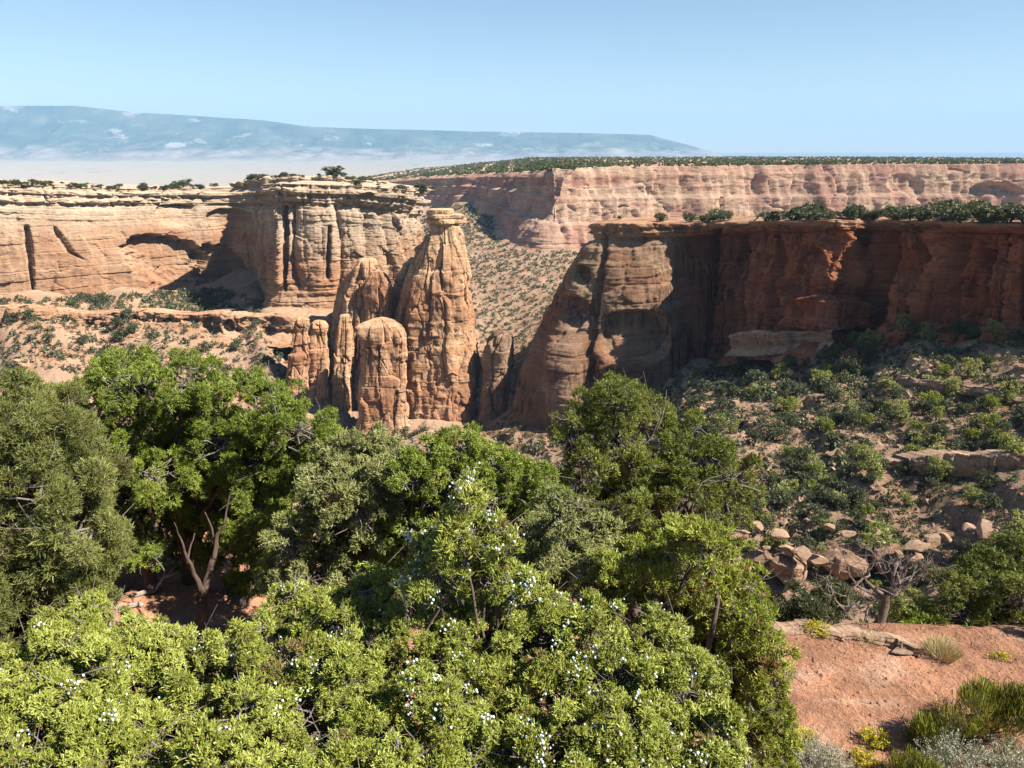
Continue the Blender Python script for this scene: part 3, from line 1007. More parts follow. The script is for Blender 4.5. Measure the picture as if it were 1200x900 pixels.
def cap_slabs(bag, rows, d, seed):
    """stacked irregular slabs: rows (py top, py bottom, px centre, half width px)"""
    for k, (y0, y1, cx, hw) in enumerate(rows):
        n, nth = 10, 48
        py = np.linspace(y0, y1, n)
        C = at(np.full(n, cx), py, d)
        R = hw * axis_depth(C) / FPX
        t = np.linspace(0, 1, n)
        R = R * (1 - .95 * np.clip((.12 - t) / .12, 0, 1) - .25 * np.clip((t - .8) / .2, 0, 1))
        th = np.linspace(0, 2 * pi, nth, endpoint=False)
        e = 4.0
        sup = (np.abs(np.cos(th)) ** e + np.abs(np.sin(th)) ** e) ** (-1 / e)
        X = C[:, None, 0] + R[:, None] * (sup * np.cos(th + .4 * k))[None]
        Y = C[:, None, 1] + R[:, None] * (sup * np.sin(th + .4 * k))[None] * .9
        Z = C[:, None, 2] + 0 * X
        m = 1 + .28 * fbm(X / 5, Y / 5, Z / 8, seed + k, 3) + .10 * fbm(X / 1.5, Y / 1.5, Z / 1.5, seed + k + 40, 2)
        V = np.stack([C[:, None, 0] + (X - C[:, None, 0]) * m, C[:, None, 1] + (Y - C[:, None, 1]) * m, Z], -1)
        i = np.arange(n - 1)[:, None] * nth
        j = np.arange(nth)[None]
        q = np.stack([i + j, i + nth + j, i + nth + (j + 1) % nth, i + (j + 1) % nth], -1).reshape(-1, 4)
        V = np.vstack([V.reshape(-1, 3), C[0], C[-1]])
        nn = n * nth
        jj = np.arange(nth)
        T = np.vstack([np.stack([np.full(nth, nn), jj, (jj + 1) % nth], 1),
                       np.stack([np.full(nth, nn + 1), nn - nth + (jj + 1) % nth, nn - nth + jj], 1)])
        bag.add(V, q, T)


SP = M['spire']
tower = empty('rock_spire', at(515, 490, 428), 'tallest sandstone spire, tapering up to a blocky balanced caprock', 'rock spire')
b = Bag()
column(b, [(262, 520, 15), (272, 520, 17), (284, 520, 22), (304, 519, 28), (340, 518, 34), (375, 519, 36), (420, 519, 38), (512, 518, 40)], 428, 1.05, 1, 110, top_round=.2)
column(b, [(272, 508, 4), (284, 503, 9), (300, 499, 15), (335, 494, 23), (380, 491, 28), (440, 490, 30), (505, 489, 32)], 434, 1.1, 2, 96, top_round=.2)
column(b, [(300, 486, 5), (318, 480, 12), (345, 474, 20), (390, 470, 25), (505, 466, 30)], 448, 1.1, 22)
column(b, [(352, 458, 6), (372, 450, 18), (420, 444, 26), (505, 440, 34)], 450, 1.0, 23)
b.build('spire_body', SP, tower, True)
b = Bag()
column(b, [(300, 503, 4), (318, 501, 10), (345, 498, 16), (370, 498, 20), (410, 498, 21), (505, 497, 23)], 420, .9, 3, top_round=.3)
b.build('buttress', SP, tower, True)
b = Bag()
column(b, [(344, 515, 7), (352, 518, 12), (366, 520, 14), (400, 521, 15), (498, 521, 17)], 414, .85, 4, top_round=.5)
b.build('buttress', SP, tower, True)
b = Bag()
column(b, [(378, 540, 4), (392, 541, 8), (410, 542, 11), (440, 543, 12), (488, 543, 13)], 418, .9, 5, top_round=.4)
b.build('buttress', SP, tower, True)
b = Bag()
cap_slabs(b, [(244, 251, 517, 14), (250, 256, 521, 19), (255, 262, 522, 20), (261, 268, 520, 15)], 428, 300)
b.build('caprock', SP, tower, False)

front = empty('rock_spire', at(448, 515, 398), 'round shouldered front pillar standing before the capped spire', 'rock spire')
b = Bag()
column(b, [(372, 445, 17), (384, 447, 23), (410, 448, 25), (450, 447, 26), (500, 446, 28), (540, 446, 31)], 402, .9, 6, 96, top_round=.5)
column(b, [(382, 462, 9), (400, 463, 12), (450, 463, 14), (530, 463, 16)], 398, .9, 16)
b.build('pillar_body', SP, front, True)

fin = empty('rock_fin', at(430, 480, 440), 'dark sided rock fin between the capped spire and the hoodoos', 'rock spire')
b = Bag()
column(b, [(302, 431, 9), (315, 430, 15), (345, 427, 20), (400, 424, 26), (505, 420, 30)], 446, 1.1, 7, 96, top_round=.4)
column(b, [(317, 442, 6), (330, 445, 12), (380, 446, 15), (505, 446, 20)], 434, .9, 8)
column(b, [(326, 410, 5), (345, 408, 11), (400, 406, 15), (505, 404, 18)], 452, 1.1, 9)
column(b, [(366, 392, 5), (385, 392, 14), (430, 390, 20), (520, 386, 26)], 462, 1.0, 24)
b.build('fin_body', SP, fin, True)
b = Bag()
column(b, [(368, 404, 5), (385, 404, 8), (430, 403, 9), (485, 402, 11)], 428, 1.0, 10)
b.build('slim_pillar', SP, fin, True)

for (prof, d, sd, lab) in (
        ([(371, 353, 9), (380, 353, 11), (388, 352, 8), (405, 352, 11), (430, 350, 12), (470, 348, 16)], 420, 11, 'left one of two short knobbly hoodoos beside the rock fin'),
        ([(375, 374, 8), (384, 375, 11), (392, 374, 9), (410, 375, 12), (440, 374, 12), (476, 372, 16)], 424, 12, 'hoodoo with a flat head between its twin and the dark fin')):
    b = Bag()
    column(b, prof, d, .95, sd, notch=2.0)
    o = b.build('hoodoo', SP, None, True)
    tag(o, lab, 'hoodoo', 'short hoodoos left of the spires')

b = Bag()
column(b, [(388, 590, 7), (400, 588, 13), (430, 585, 17), (500, 582, 22)], 415, 1.2, 14)
tag(b.build('rock_stub', M['butte'], None, True), 'short dark rock stub in the gap beside the butte nose', 'rock spire')


# ------------------------------------------------------------------ ledge outcrops and boulders of the right-hand slope
OUTV = {}


def outcrop(name, ctrl, label, seed, bulge=3.0, w=7.0, mat='outcrop', nu=260, bk=(9, -2.5), toe=(5, 3), rough=.5):
    def prof(h, px, s):
        return np.interp(h, [0, .25, .6, .85, 1], [-2.2, -1.6, .2, .6, -1.0]) * bulge / 3

    def disp(h, s, z, px, py):
        u, r, _ = cells((s + 2 * noise(s / 7, z / 5, 0, seed)) / w, seed + 1)
        o = bulge * .5 * (np.sqrt(np.clip(1 - u * u, 0, 1)) - 1) * r + bulge * 1.8 * (r - .5) + bulge * 1.2 * fbm(s / (2.5 * w), 0 * z, z / (3 * w), seed + 5, 4)
        q = bulge / 3
        o = o + q * (1.2 * fbm(s / 4 / q, 0 * z, z / 3 / q, seed + 2, 4) + ledges(h, s, .05, .95, 5, 1.6, seed + 3) + blocks(s, z, 4 * q, 2 * q, seed + 6, 1.0, .6))
        dz = q * sstep(.35, 1, h) * (3.2 * fbm(s / (1.3 * w), 0 * z, 0 * z, seed + 7, 4) + 1.5 * (r - .5))
        return o, dz
    ob, OUTV[name] = cliff(name, ctrl, prof, disp, M[mat], nu, 40, 2, toe, ((.1, 1), bk[0], bk[1], 12), seed, label, rough)
    return ob


outcrop('rock_outcrop', [(1010, 548, 566, 186), (1060, 538, 566, 182), (1120, 534, 572, 176), (1200, 532, 580, 168), (1300, 530, 580, 160)],
        'flat pale rock shelf halfway up the shrubby slope', 150, 2.0, 9)
outcrop('rock_outcrop', [(856, 392, 408, 336), (880, 388, 408, 326), (930, 386, 404, 312), (972, 388, 402, 300)],
        'thin sunlit ledge directly under the dark wall', 160, 2.5, 14)
outcrop('rock_outcrop', [(1050, 440, 462, 238), (1100, 448, 474, 226), (1150, 455, 480, 216), (1210, 470, 494, 205), (1300, 480, 500, 196)],
        'broken shadowed ledge near the top of the shrubby slope', 170, 2.2, 8)
outcrop('rock_outcrop', [(900, 735, 753, 15.35), (940, 738, 755, 15.2), (1000, 744, 762, 14.9), (1040, 751, 769, 14.65), (1078, 761, 778, 14.3)],
        'low pale rock rim along the back edge of the red dirt', 180, .16, .6, bk=(.6, -.22), toe=(.3, .08), rough=.04, mat='boulder')


outcrop('rim_terrace', [(272, 215, 220, 590), (300, 210, 219, 565), (345, 207, 219, 550), (390, 207, 219, 550), (425, 211, 220, 552), (456, 216, 221, 560)],
        'raised broken ledge on top of the pale canyon rim', 190, 3.0, 8, mat='left_wall', bk=(45, -2))


def boulder_mesh(seed, name='boulder', n=22, big=False):
    r = np.random.default_rng(seed)
    # cube sphere
    g = np.linspace(-1, 1, n)
    faces, V = [], []
    k = 0
    for ax in range(3):
        for sg in (-1, 1):
            a, b_ = np.meshgrid(g, g)
            P = np.zeros((n, n, 3))
            P[..., ax] = sg
            P[..., (ax + 1) % 3] = a * sg
            P[..., (ax + 2) % 3] = b_
            V.append(P.reshape(-1, 3))
            faces.append(gridfaces(n, n) + k)
            k += n * n
    V = np.vstack(V)
    V /= np.linalg.norm(V, axis=1)[:, None]
    for _ in range(30 if big else 20):
        nn = r.normal(size=3)
        nn /= np.linalg.norm(nn)
        c = r.uniform(.44, .8)
        dd = V @ nn - c
        V = V - np.maximum(dd, 0)[:, None] * nn * .92
    V = V * np.array([1.0, .8, .62])
    V = V * (1 + .06 * fbm(V[:, 0] * 2 + seed, V[:, 1] * 2, V[:, 2] * 3, seed, 4))[:, None]
    if big:
        q = V * 7.0
        ar = np.arctan2(V[:, 1], V[:, 0]) * 4
        V = V * (1 + .10 * facets(ar, V[:, 2] * 4, 1.6, 1.3, seed + 5, 1.0, 1.2, .35) * np.clip(1.2 - np.abs(V[:, 2]), .3, 1))[:, None]
        V = V * (1 + .05 * fbm(q[:, 0] / 2, q[:, 1] / 2, q[:, 2] / .8, seed + 2, 4) - .07 * sstep(.1, .3, noise(q[:, 0] / 9, q[:, 1] / 9, q[:, 2] / 1.1, seed + 3)))[:, None]
        # the weather has eaten the foot away
        V[:, :2] *= (1 - .38 * sstep(.0, -.3, V[:, 2]))[:, None]
    return mk(name, V, np.vstack(faces), None, M['outcrop' if big else 'boulder'], smooth=False)


def put(proto, used, loc, rz, sc, tilt=0.0, **tags):
    if proto.name not in used:
        used.add(proto.name)
        o = proto
    else:
        o = copy_tree(proto)
    o.location = [float(v) for v in loc]
    o.rotation_euler = (random.uniform(-tilt, tilt), random.uniform(-tilt, tilt), rz)
    o.scale = (sc, sc, sc) if not hasattr(sc, '__len__') else sc
    tag(o, **tags)
    return o


for k, (px_, py_, r_, d_, sc_, lab) in enumerate((
        (884, 652, 26, 152, (1, .9, 1.0), 'half hidden pale rock by the lime juniper, leftmost of the slope foot row'),
        (926, 662, 36, 147, (1, .9, 1.0), 'rounded overhanging rock with banded face, second of the slope foot row'),
        (985, 655, 32, 149, (1, .9, 1.0), 'sloping pale rock behind the dead tree limbs in the slope foot row'),
        (1040, 650, 30, 150, (1, .9, 1.1), 'blocky rock above and right of the dead tree in the slope foot row'),
        (1085, 655, 34, 149, (1, .9, 1.1), 'large pale rock with dark pits near the right end of the slope foot row'),
        (1140, 662, 24, 147, (1, .8, .9), 'smaller shadowed rock at the right end of the slope foot row'),
        (1180, 560, 30, 170, (1.3, .9, .6), 'flat pale rock on the shelf at the right edge of the slope'),
        (1150, 600, 20, 160, (1.4, .9, .7), 'low broken rock below the pale shelf on the slope'))):
    ob = boulder_mesh(700 + k * 3, 'rock_outcrop', 46, True)
    c_ = at(px_, py_ + 6, d_)
    ob.location = [float(v) for v in c_]
    f_ = r_ * axis_depth(c_) / FPX * 1.3
    ob.scale = (f_ * sc_[0], f_ * sc_[1], f_ * sc_[2] * 1.25)
    ob.rotation_euler = (.08 * (k % 3 - 1), .1 * (k % 2), k * 1.3)
    tag(ob, lab, 'rock outcrop', 'pale rocks of the slope')

bprotos = [boulder_mesh(400 + i) for i in range(6)]
used = set()
for k in range(26):
    px_, py_ = 870 + 290 * (k + random.random()) / 26, random.uniform(612, 688)
    c_ = at(px_, py_, 146 + random.uniform(-3, 8))
    sc = random.uniform(1.2, 3.4)
    put(bprotos[k % 6], used, c_, random.uniform(0, 6.28), (sc * random.uniform(.8, 1.5), sc, sc * random.uniform(.6, .9)), .3,
        label='broken tan block fallen among the pale rocks at the slope foot', cat='boulder', group='broken blocks at the slope foot')


def sample_in(poly, n, seed, rad, box, minlen=0.0, dens=None):
    r = np.random.default_rng(seed)
    out = np.zeros((0, 3))
    x0, x1, y0, y1 = box
    tries = 0
    cand = 60 * n
    x = r.uniform(x0, x1, cand)
    y = r.uniform(y0, y1, cand)
    z = terr(x, y)
    px, py = pix(x, y, z)
    ok = in_poly(px, py, poly)
    if dens is not None:
        ok &= r.uniform(0, 1, cand) < dens(x, y)
    x, y, z = x[ok], y[ok], z[ok]
    keep = []
    pts = np.stack([x, y], 1)
    for i in range(len(x)):
        if keep and rad > 0:
            dd = ((pts[keep] - pts[i]) ** 2).sum(1)
            if dd.min() < rad * rad:
                continue
        keep.append(i)
        if len(keep) >= n:
            break
    return np.stack([x[keep], y[keep], z[keep]], 1)


SLOPE = [(765, 475), (790, 448), (840, 428), (880, 405), (985, 396), (1090, 394), (1200, 398), (1420, 402), (1420, 690), (880, 690), (862, 560), (800, 500)]
for i, p in enumerate(sample_in(SLOPE, 70, 5, 4.0, (20, 260, 130, 360))):
    sc = random.choice([.7, .9, 1.2, 1.6, 2.4])
    put(bprotos[i % 6], used, (p[0], p[1], p[2] + sc * .15), random.uniform(0, 6.28), sc, .25,
        label='tan angular boulder lying among shrubs on the talus slope', cat='boulder', group='boulders scattered on the shrubby slope')


# ------------------------------------------------------------------ plants
def unit(v):
    return v / (np.linalg.norm(v, axis=-1, keepdims=True) + 1e-9)


def leaf_quads(P, D, L, w, r, tint):
    """flat tapered leaves: base P, direction D"""
    a = unit(np.cross(D, r.normal(size=D.shape)))
    L = np.broadcast_to(L, (len(P),))[:, None]
    w = np.broadcast_to(w, (len(P),))[:, None]
    V = np.stack([P - a * w * .5, P + a * w * .5, P + D * L + a * w * .3, P + D * L - a * w * .3], 1)
    Q = np.arange(len(P) * 4).reshape(-1, 4)
    return V.reshape(-1, 3), Q, np.repeat(tint, 4)


def leaf_sticks(P, D, L, w, r, tint):
    """three-sided little sticks, thick enough to be seen from every side"""
    a = unit(np.cross(D, r.normal(size=D.shape)))
    b_ = np.cross(D, a)
    L = np.broadcast_to(L, (len(P),))[:, None]
    w = np.broadcast_to(w, (len(P),))[:, None] * .5
    o3 = [a, -.5 * a + .866 * b_, -.5 * a - .866 * b_]
    V = np.stack([P + w * k for k in o3] + [P + D * L + w * .45 * k for k in o3], 1)
    n = len(P)
    base = (np.arange(n) * 6)[:, None]
    Q = np.stack([base + np.array([0, 1, 4, 3]), base + np.array([1, 2, 5, 4]), base + np.array([2, 0, 3, 5])], 1).reshape(-1, 4)
    T = base + np.array([3, 4, 5])
    return V.reshape(-1, 3), Q, T, np.repeat(tint, 6)


def crown_points(C, R, L, dens, r, nsub=18, sub=(.25, .42), shell=(.55, 1.0), squash=.85, k=9, spread=.75, up=.35, zup=.25, radial=1.0, dry=0.0):
    """lobes -> sub-clumps -> tufts -> leaf bases and directions"""
    P, D, Tn, SC, LC = [], [], [], [], []
    for c, rad in zip(C, R):
        d = unit(r.normal(size=(nsub, 3)) + np.array([0, 0, up]))
        sc = c + d * rad * r.uniform(shell[0], shell[1], (nsub, 1)) * np.array([1, 1, squash])
        sr = rad * r.uniform(sub[0], sub[1], nsub)
        SC.append(sc)
        LC.append(np.repeat(c[None], nsub, 0))
        lt = r.uniform(-.12, .12)
        for q in range(nsub):
            nt = max(3, int(dens * 1.5 * (sr[q] / L) ** 2 * 4))
            td = unit(r.normal(size=(nt * 2, 3)))
            out = d[q] * .8 + np.array([0, 0, .4])
            td = td[(td @ out) > -.25][:nt]
            tp = sc[q] + td * sr[q] * r.uniform(.65, 1.08, (len(td), 1))
            tt = .5 + lt + r.normal(0, .11) + r.normal(0, .10, len(td))
            if r.uniform() < dry:
                tt = tt * 0 + .02
            n = len(td)
            pp = np.repeat(tp, k, 0) + r.normal(0, L * .35, (n * k, 3))
            dd = unit(np.repeat(td, k, 0) * radial + np.array([0, 0, zup]) + r.normal(0, spread, (n * k, 3)))
            P.append(pp)
            D.append(dd)
            Tn.append(np.repeat(tt, k) + r.normal(0, .13, n * k))
    return np.vstack(P), np.vstack(D), np.clip(np.concatenate(Tn), 0.0, 1), np.vstack(SC), np.vstack(LC)


def curve(a, b_, r, n=7, sag=.15):
    t = np.linspace(0, 1, n)[:, None]
    L = np.linalg.norm(b_ - a)
    m = (a + b_) / 2 + r.normal(0, sag * L, 3) * np.array([1, 1, .5])
    P = (1 - t) ** 2 * a + 2 * t * (1 - t) * m + t * t * b_
    P[1:-1] += r.normal(0, .02 * L, (n - 2, 3))
    return P


def tree(name, label, base, lobes_px, mat, L, w, dens=1.0, stick=False, seed=1, trunk_r=.12, cat='tree', group=None, d=None,
         twigs=.5, berries=0, berry_r=.012, fork=None, **ck):
    """lobes_px rows: (px, py, radius px, distance)"""
    r = np.random.default_rng(seed)
    lob = np.array(lobes_px, float)
    C = at(lob[:, 0], lob[:, 1], lob[:, 3])
    R = lob[:, 2] * 1.14 * axis_depth(C) / FPX
    base = np.array(base, float)
    root = empty(name, base, label, cat, group)
    under = ck.pop('under', 0)
    P, D, tn, SC, LC = crown_points(C, R, L, dens, r, **ck)
    if under:
        P2, D2, t2, _, _ = crown_points(C - np.array([0, -.1, 1.0]) * R[:, None] * 1.25, R, L, dens * under, r, **ck)
        P, D, tn = np.vstack([P, P2]), np.vstack([D, D2]), np.concatenate([tn, t2])
    vary = 1 + .5 * noise(P[:, 0] / (L * 7), P[:, 1] / (L * 7), P[:, 2] / (L * 7), seed)
    Lr = L * r.uniform(.55, 1.45, len(P)) * vary
    wr = w * r.uniform(.65, 1.35, len(P)) * vary
    if stick:
        V, Q, T, tt = leaf_sticks(P, D, Lr, wr, r, tn)
        mk('crown', V, Q, T, mat, root, tint=tt)
    else:
        V, Q, tt = leaf_quads(P, D, Lr, wr, r, tn)
        mk('crown', V, Q, None, mat, root, tint=tt)
    # trunk and limbs
    b_ = Bag()
    cen = C.mean(0)
    ht = cen[2] - base[2]
    fk = fork if fork is not None else base + (cen - base) * .45 + r.normal(0, .08 * abs(ht), 3) * np.array([1, 1, 0])
    tp = curve(base - np.array([0, 0, .3]), fk, r, 8, .08)
    b_.tube(tp, np.linspace(trunk_r * 1.15, trunk_r * .75, 8) * (1 + r.normal(0, .06, 8)), 9)
    for c, rad in zip(C, R):
        st = tp[r.integers(4, 8)]
        lp = curve(st, c, r, 8, .14)
        b_.tube(lp, np.linspace(trunk_r * .55, trunk_r * .16, 8), 6)
    b_.build('trunk', M['bark'], root, True)
    if twigs > 0:
        b_ = Bag()
        for sc, c in zip(SC, LC):
            if r.uniform() < twigs:
                c = c + r.normal(0, .3, 3) * np.linalg.norm(sc - c)
                e = sc + (sc - c) * r.uniform(-.1, .25) + r.normal(0, .05, 3)
                b_.tube(curve(c, e, r, 5, .12), np.linspace(trunk_r * .14, trunk_r * .04, 5), 4, cap=False)
                for _ in range(2):
                    m = c + (e - c) * r.uniform(.4, .8)
                    b_.tube(curve(m, m + r.normal(0, .35, 3) * np.linalg.norm(e - c), r, 4, .15), np.linspace(trunk_r * .06, trunk_r * .025, 4), 3, cap=False)
        if b_.n:
            b_.build('branches', M['twig'], root, True)
    if berries:
        b_ = Bag()
        # bead shape
        ph = np.array([-1, -.5, .0, .5, 1]) * pi / 2
        ts = np.linspace(0, 2 * pi, 7, endpoint=False)
        bead = np.array([[cos(p_) * cos(t_), cos(p_) * sin(t_), sin(p_)] for p_ in ph for t_ in ts])
        bq = np.array([[i * 7 + j, i * 7 + (j + 1) % 7, (i + 1) * 7 + (j + 1) % 7, (i + 1) * 7 + j] for i in range(4) for j in range(7)])
        ncl = max(1, berries // 7)
        pick = r.choice(len(P), ncl)
        # berries sit on the outer, upper side of the crown
        for q in pick:
            for _ in range(r.integers(2, 15)):
                o_ = P[q] + r.normal(0, berry_r * 3.6, 3) + np.array([0, 0, L * .6]) + D[q] * L * .6
                b_.add(bead * berry_r * r.uniform(.7, 1.25) + o_, bq)
        tag(b_.build('berries', M['berry'], root, True), kind='stuff')
    return root


def gz(x, y):
    return float(terr(np.array([x]), np.array([y]))[0])


def gat(px, d):
    """ground point at distance d below photo column px"""
    x = (px - 600) / FPX * d / cos(PITCH) * 1.12
    return (x, d, gz(x, d))


def LB(rows, d0, dj=.5, seed=3):
    r = np.random.default_rng(seed)
    return [(a, b_, c, (e[0] if e else d0) + r.uniform(-dj, dj)) for a, b_, c, *e in rows]


# far-left dense juniper
tree('juniper_tree', 'dense olive brown tree filling the left edge, fine textured and without gaps', gat(20, 10.5),
     LB([(45, 500, 48), (12, 480, 40), (30, 560, 60), (78, 560, 44), (40, 630, 62), (88, 630, 42), (25, 700, 60), (80, 695, 46), (-50, 560, 80), (-60, 680, 90), (60, 745, 40), (96, 670, 30), (-20, 760, 60)], 9.6, .5, 1),
     M['leaf_olive'], .05, .0095, 1.2, True, 21, .13, twigs=.7, sub=(.2, .36), shell=(.5, 1.15), up=.2, nsub=26, zup=.6)
# the group of rounded bright junipers
tree('juniper_tree', 'bright green juniper with rounded clumps, leftmost of the clumpy group', gat(196, 13.6),
     LB([(150, 452, 36), (128, 440, 24), (105, 480, 38), (80, 510, 30), (160, 500, 42), (125, 560, 40), (75, 555, 30), (185, 560, 34), (110, 610, 34), (160, 610, 26), (60, 470, 18), (140, 530, 30), (165, 470, 26), (95, 590, 34), (150, 580, 30), (70, 600, 26), (190, 600, 26), (140, 645, 28), (110, 660, 22), (168, 650, 22)], 13.6, .9, 2),
     M['leaf_bright'], .042, .0125, .62, True, 22, .12, twigs=.8, group='clumpy junipers left of centre', nsub=24, sub=(.17, .32), spread=1.1, k=10, shell=(.5, 1.1))
tree('juniper_tree', 'tall bright juniper with dark open middle, centre of the clumpy group', gat(236, 14.2),
     LB([(222, 452, 34), (250, 462, 24), (205, 480, 26), (235, 520, 42), (275, 555, 38), (225, 585, 34), (195, 540, 26), (255, 620, 24), (240, 485, 30), (260, 520, 32), (215, 530, 34), (240, 560, 30), (200, 610, 28), (280, 600, 30), (230, 630, 22), (212, 650, 20), (255, 655, 22)], 14.0, .9, 3),
     M['leaf_bright'], .042, .0125, .62, True, 23, .13, twigs=.9, group='clumpy junipers left of centre', nsub=24, sub=(.17, .32), spread=1.1, k=10, shell=(.5, 1.1))
tree('juniper_tree', 'bright green juniper with pointed top, rightmost of the clumpy group', gat(285, 13.4),
     LB([(298, 452, 22), (318, 480, 34), (290, 500, 30), (350, 505, 36), (310, 545, 42), (370, 530, 24), (345, 580, 38), (300, 600, 34), (380, 500, 16), (325, 520, 34), (280, 520, 28), (330, 560, 34), (290, 560, 34), (320, 620, 34), (290, 640, 26), (300, 672, 26), (320, 690, 24), (285, 690, 18)], 13.4, .8, 4),
     M['leaf_bright'], .042, .0125, .62, True, 24, .11, twigs=.8, group='clumpy junipers left of centre', nsub=24, sub=(.17, .32), spread=1.1, k=10, shell=(.5, 1.1))
tree('juniper_tree', 'grey green juniper with bare twigs right of the clumpy group', gat(400, 11.8),
     LB([(405, 540, 34), (440, 525, 26), (380, 575, 34), (450, 560, 34), (420, 600, 40), (385, 630, 36), (460, 620, 34), (340, 640, 34), (365, 675, 34), (430, 660, 34), (480, 585, 30), (410, 570, 32), (400, 650, 34), (470, 660, 34), (480, 700, 34), (420, 700, 34), (330, 680, 28)], 11.4, .6, 5),
     M['leaf_grey'], .048, .017, .7, True, 25, .12, twigs=1.0, nsub=24, sub=(.15, .30), spread=1.1, shell=(.45, 1.15))
tree('juniper_tree', 'round topped glossy green juniper in the middle of the view', gat(545, 11.4),
     LB([(540, 535, 38), (505, 550, 32), (580, 545, 34), (620, 575, 34), (555, 590, 46), (495, 595, 36), (610, 610, 34), (520, 640, 40), (470, 640, 34), (580, 580, 30), (640, 600, 30), (560, 620, 34), (480, 560, 26)], 11.0, .5, 6),
     M['leaf_bright'], .038, .012, .7, True, 26, .13, twigs=.8, nsub=24, sub=(.16, .30), spread=1.1, shell=(.5, 1.12))
tree('juniper_tree', 'olive juniper with grey dead twigs below the round topped tree', gat(620, 9.6),
     LB([(600, 645, 40), (650, 640, 36), (560, 670, 36), (640, 690, 44), (690, 670, 34), (520, 690, 36), (660, 600, 26), (600, 690, 40), (700, 640, 30), (480, 720, 36), (630, 660, 34)], 9.2, .4, 7),
     M['leaf_grey'], .042, .014, .7, True, 27, .10, twigs=1.0, nsub=24, sub=(.15, .30), spread=1.1, shell=(.45, 1.15))
tree('pinyon_tree', 'broad dark pinyon with open gaps showing its branches, right of centre', gat(735, 14.8),
     LB([(722, 472, 30), (690, 488, 30), (668, 510, 24), (755, 500, 32), (790, 520, 36), (740, 540, 28), (825, 545, 32), (858, 565, 30), (690, 545, 28), (790, 575, 36), (735, 595, 34), (840, 600, 30), (700, 600, 26), (672, 570, 20), (740, 480, 28), (720, 520, 28), (810, 580, 32), (860, 590, 24), (760, 560, 26), (770, 610, 30), (715, 575, 28)], 14.4, .8, 8),
     M['leaf_pinyon'], .05, .0125, .72, True, 28, .16, twigs=1.0, nsub=22, sub=(.17, .30), spread=1.1, shell=(.5, 1.15))
tree('juniper_tree', 'upright lime green juniper left of the red dirt patch', gat(805, 8.2),
     LB([(790, 640, 28), (830, 640, 28), (760, 680, 44), (815, 690, 48), (860, 700, 36), (720, 720, 44), (780, 750, 54), (845, 760, 48), (880, 740, 30), (865, 820, 44), (895, 850, 34), (910, 790, 18), (905, 890, 30), (740, 650, 20), (850, 640, 16), (830, 800, 48), (870, 865, 42), (790, 820, 44), (885, 785, 38), (840, 880, 44), (815, 650, 34), (850, 730, 40), (720, 690, 34)], 7.9, .5, 9),
     M['leaf_lime'], .040, .011, .9, True, 29, .11, twigs=.8, up=.9, nsub=26, sub=(.14, .26), shell=(.4, 1.2), zup=.7, dry=.05)
# the berry-laden junipers in front
tree('juniper_tree', 'slender berry bearing juniper sprig rising above the front shrubs', gat(545, 6.6),
     LB([(548, 566, 9), (546, 585, 16), (553, 605, 20), (528, 612, 14), (575, 618, 16), (540, 630, 26), (568, 645, 26), (512, 645, 20), (596, 640, 16), (492, 640, 11), (545, 665, 30), (515, 680, 28), (580, 680, 28), (610, 690, 22), (490, 690, 22)], 5.7, .22, 10),
     M['leaf_yellow'], .034, .0095, 1.15, True, 30, .05, berries=330, berry_r=.0105, twigs=1.0, up=.8, nsub=24, sub=(.16, .30), shell=(.45, 1.2), zup=.9, radial=.85)


def dd(py):
    return float(np.interp(py, [690, 900, 960], [6.2, 4.4, 4.1]))


def front_rows(rows):
    return [(a, b_, c, dd(b_)) for a, b_, c in rows]


FB = 'berry junipers along the bottom of the view'
tree('juniper_shrub', 'yellow green berry juniper in the bottom left corner', gat(90, 5.4),
     LB(front_rows([(60, 765, 40), (110, 740, 34), (35, 830, 52), (140, 790, 52), (195, 770, 34), (215, 830, 48), (100, 850, 54), (20, 900, 52), (170, 890, 54), (-40, 880, 60), (90, 920, 60), (108, 712, 16), (62, 728, 15), (185, 742, 14), (240, 900, 46), (-30, 800, 40), (30, 960, 60), (160, 970, 60)]), 5, .15, 11),
     M['leaf_yellow'], .027, .0095, .75, True, 31, .06, 'shrub', FB, berries=800, berry_r=.0092, twigs=.9, up=.5, nsub=26, sub=(.15, .30), shell=(.45, 1.12), spread=1.1, k=10, under=.85, dry=.008, zup=.75, radial=.85)
tree('juniper_shrub', 'yellow green berry juniper below the forked trunk', gat(340, 5.4),
     LB(front_rows([(270, 770, 34), (345, 720, 30), (390, 735, 36), (430, 700, 26), (320, 790, 46), (400, 790, 46), (445, 750, 36), (290, 850, 48), (365, 860, 52), (440, 840, 46), (320, 920, 54), (410, 920, 54), (470, 900, 46), (345, 694, 15), (438, 676, 17), (395, 705, 14), (300, 735, 15), (360, 970, 60)]), 5, .15, 12),
     M['leaf_yellow'], .027, .0095, .75, True, 32, .06, 'shrub', FB, berries=800, berry_r=.0092, twigs=.9, up=.5, nsub=26, sub=(.15, .30), shell=(.45, 1.12), spread=1.1, k=10, under=.85, dry=.008, zup=.75, radial=.85)
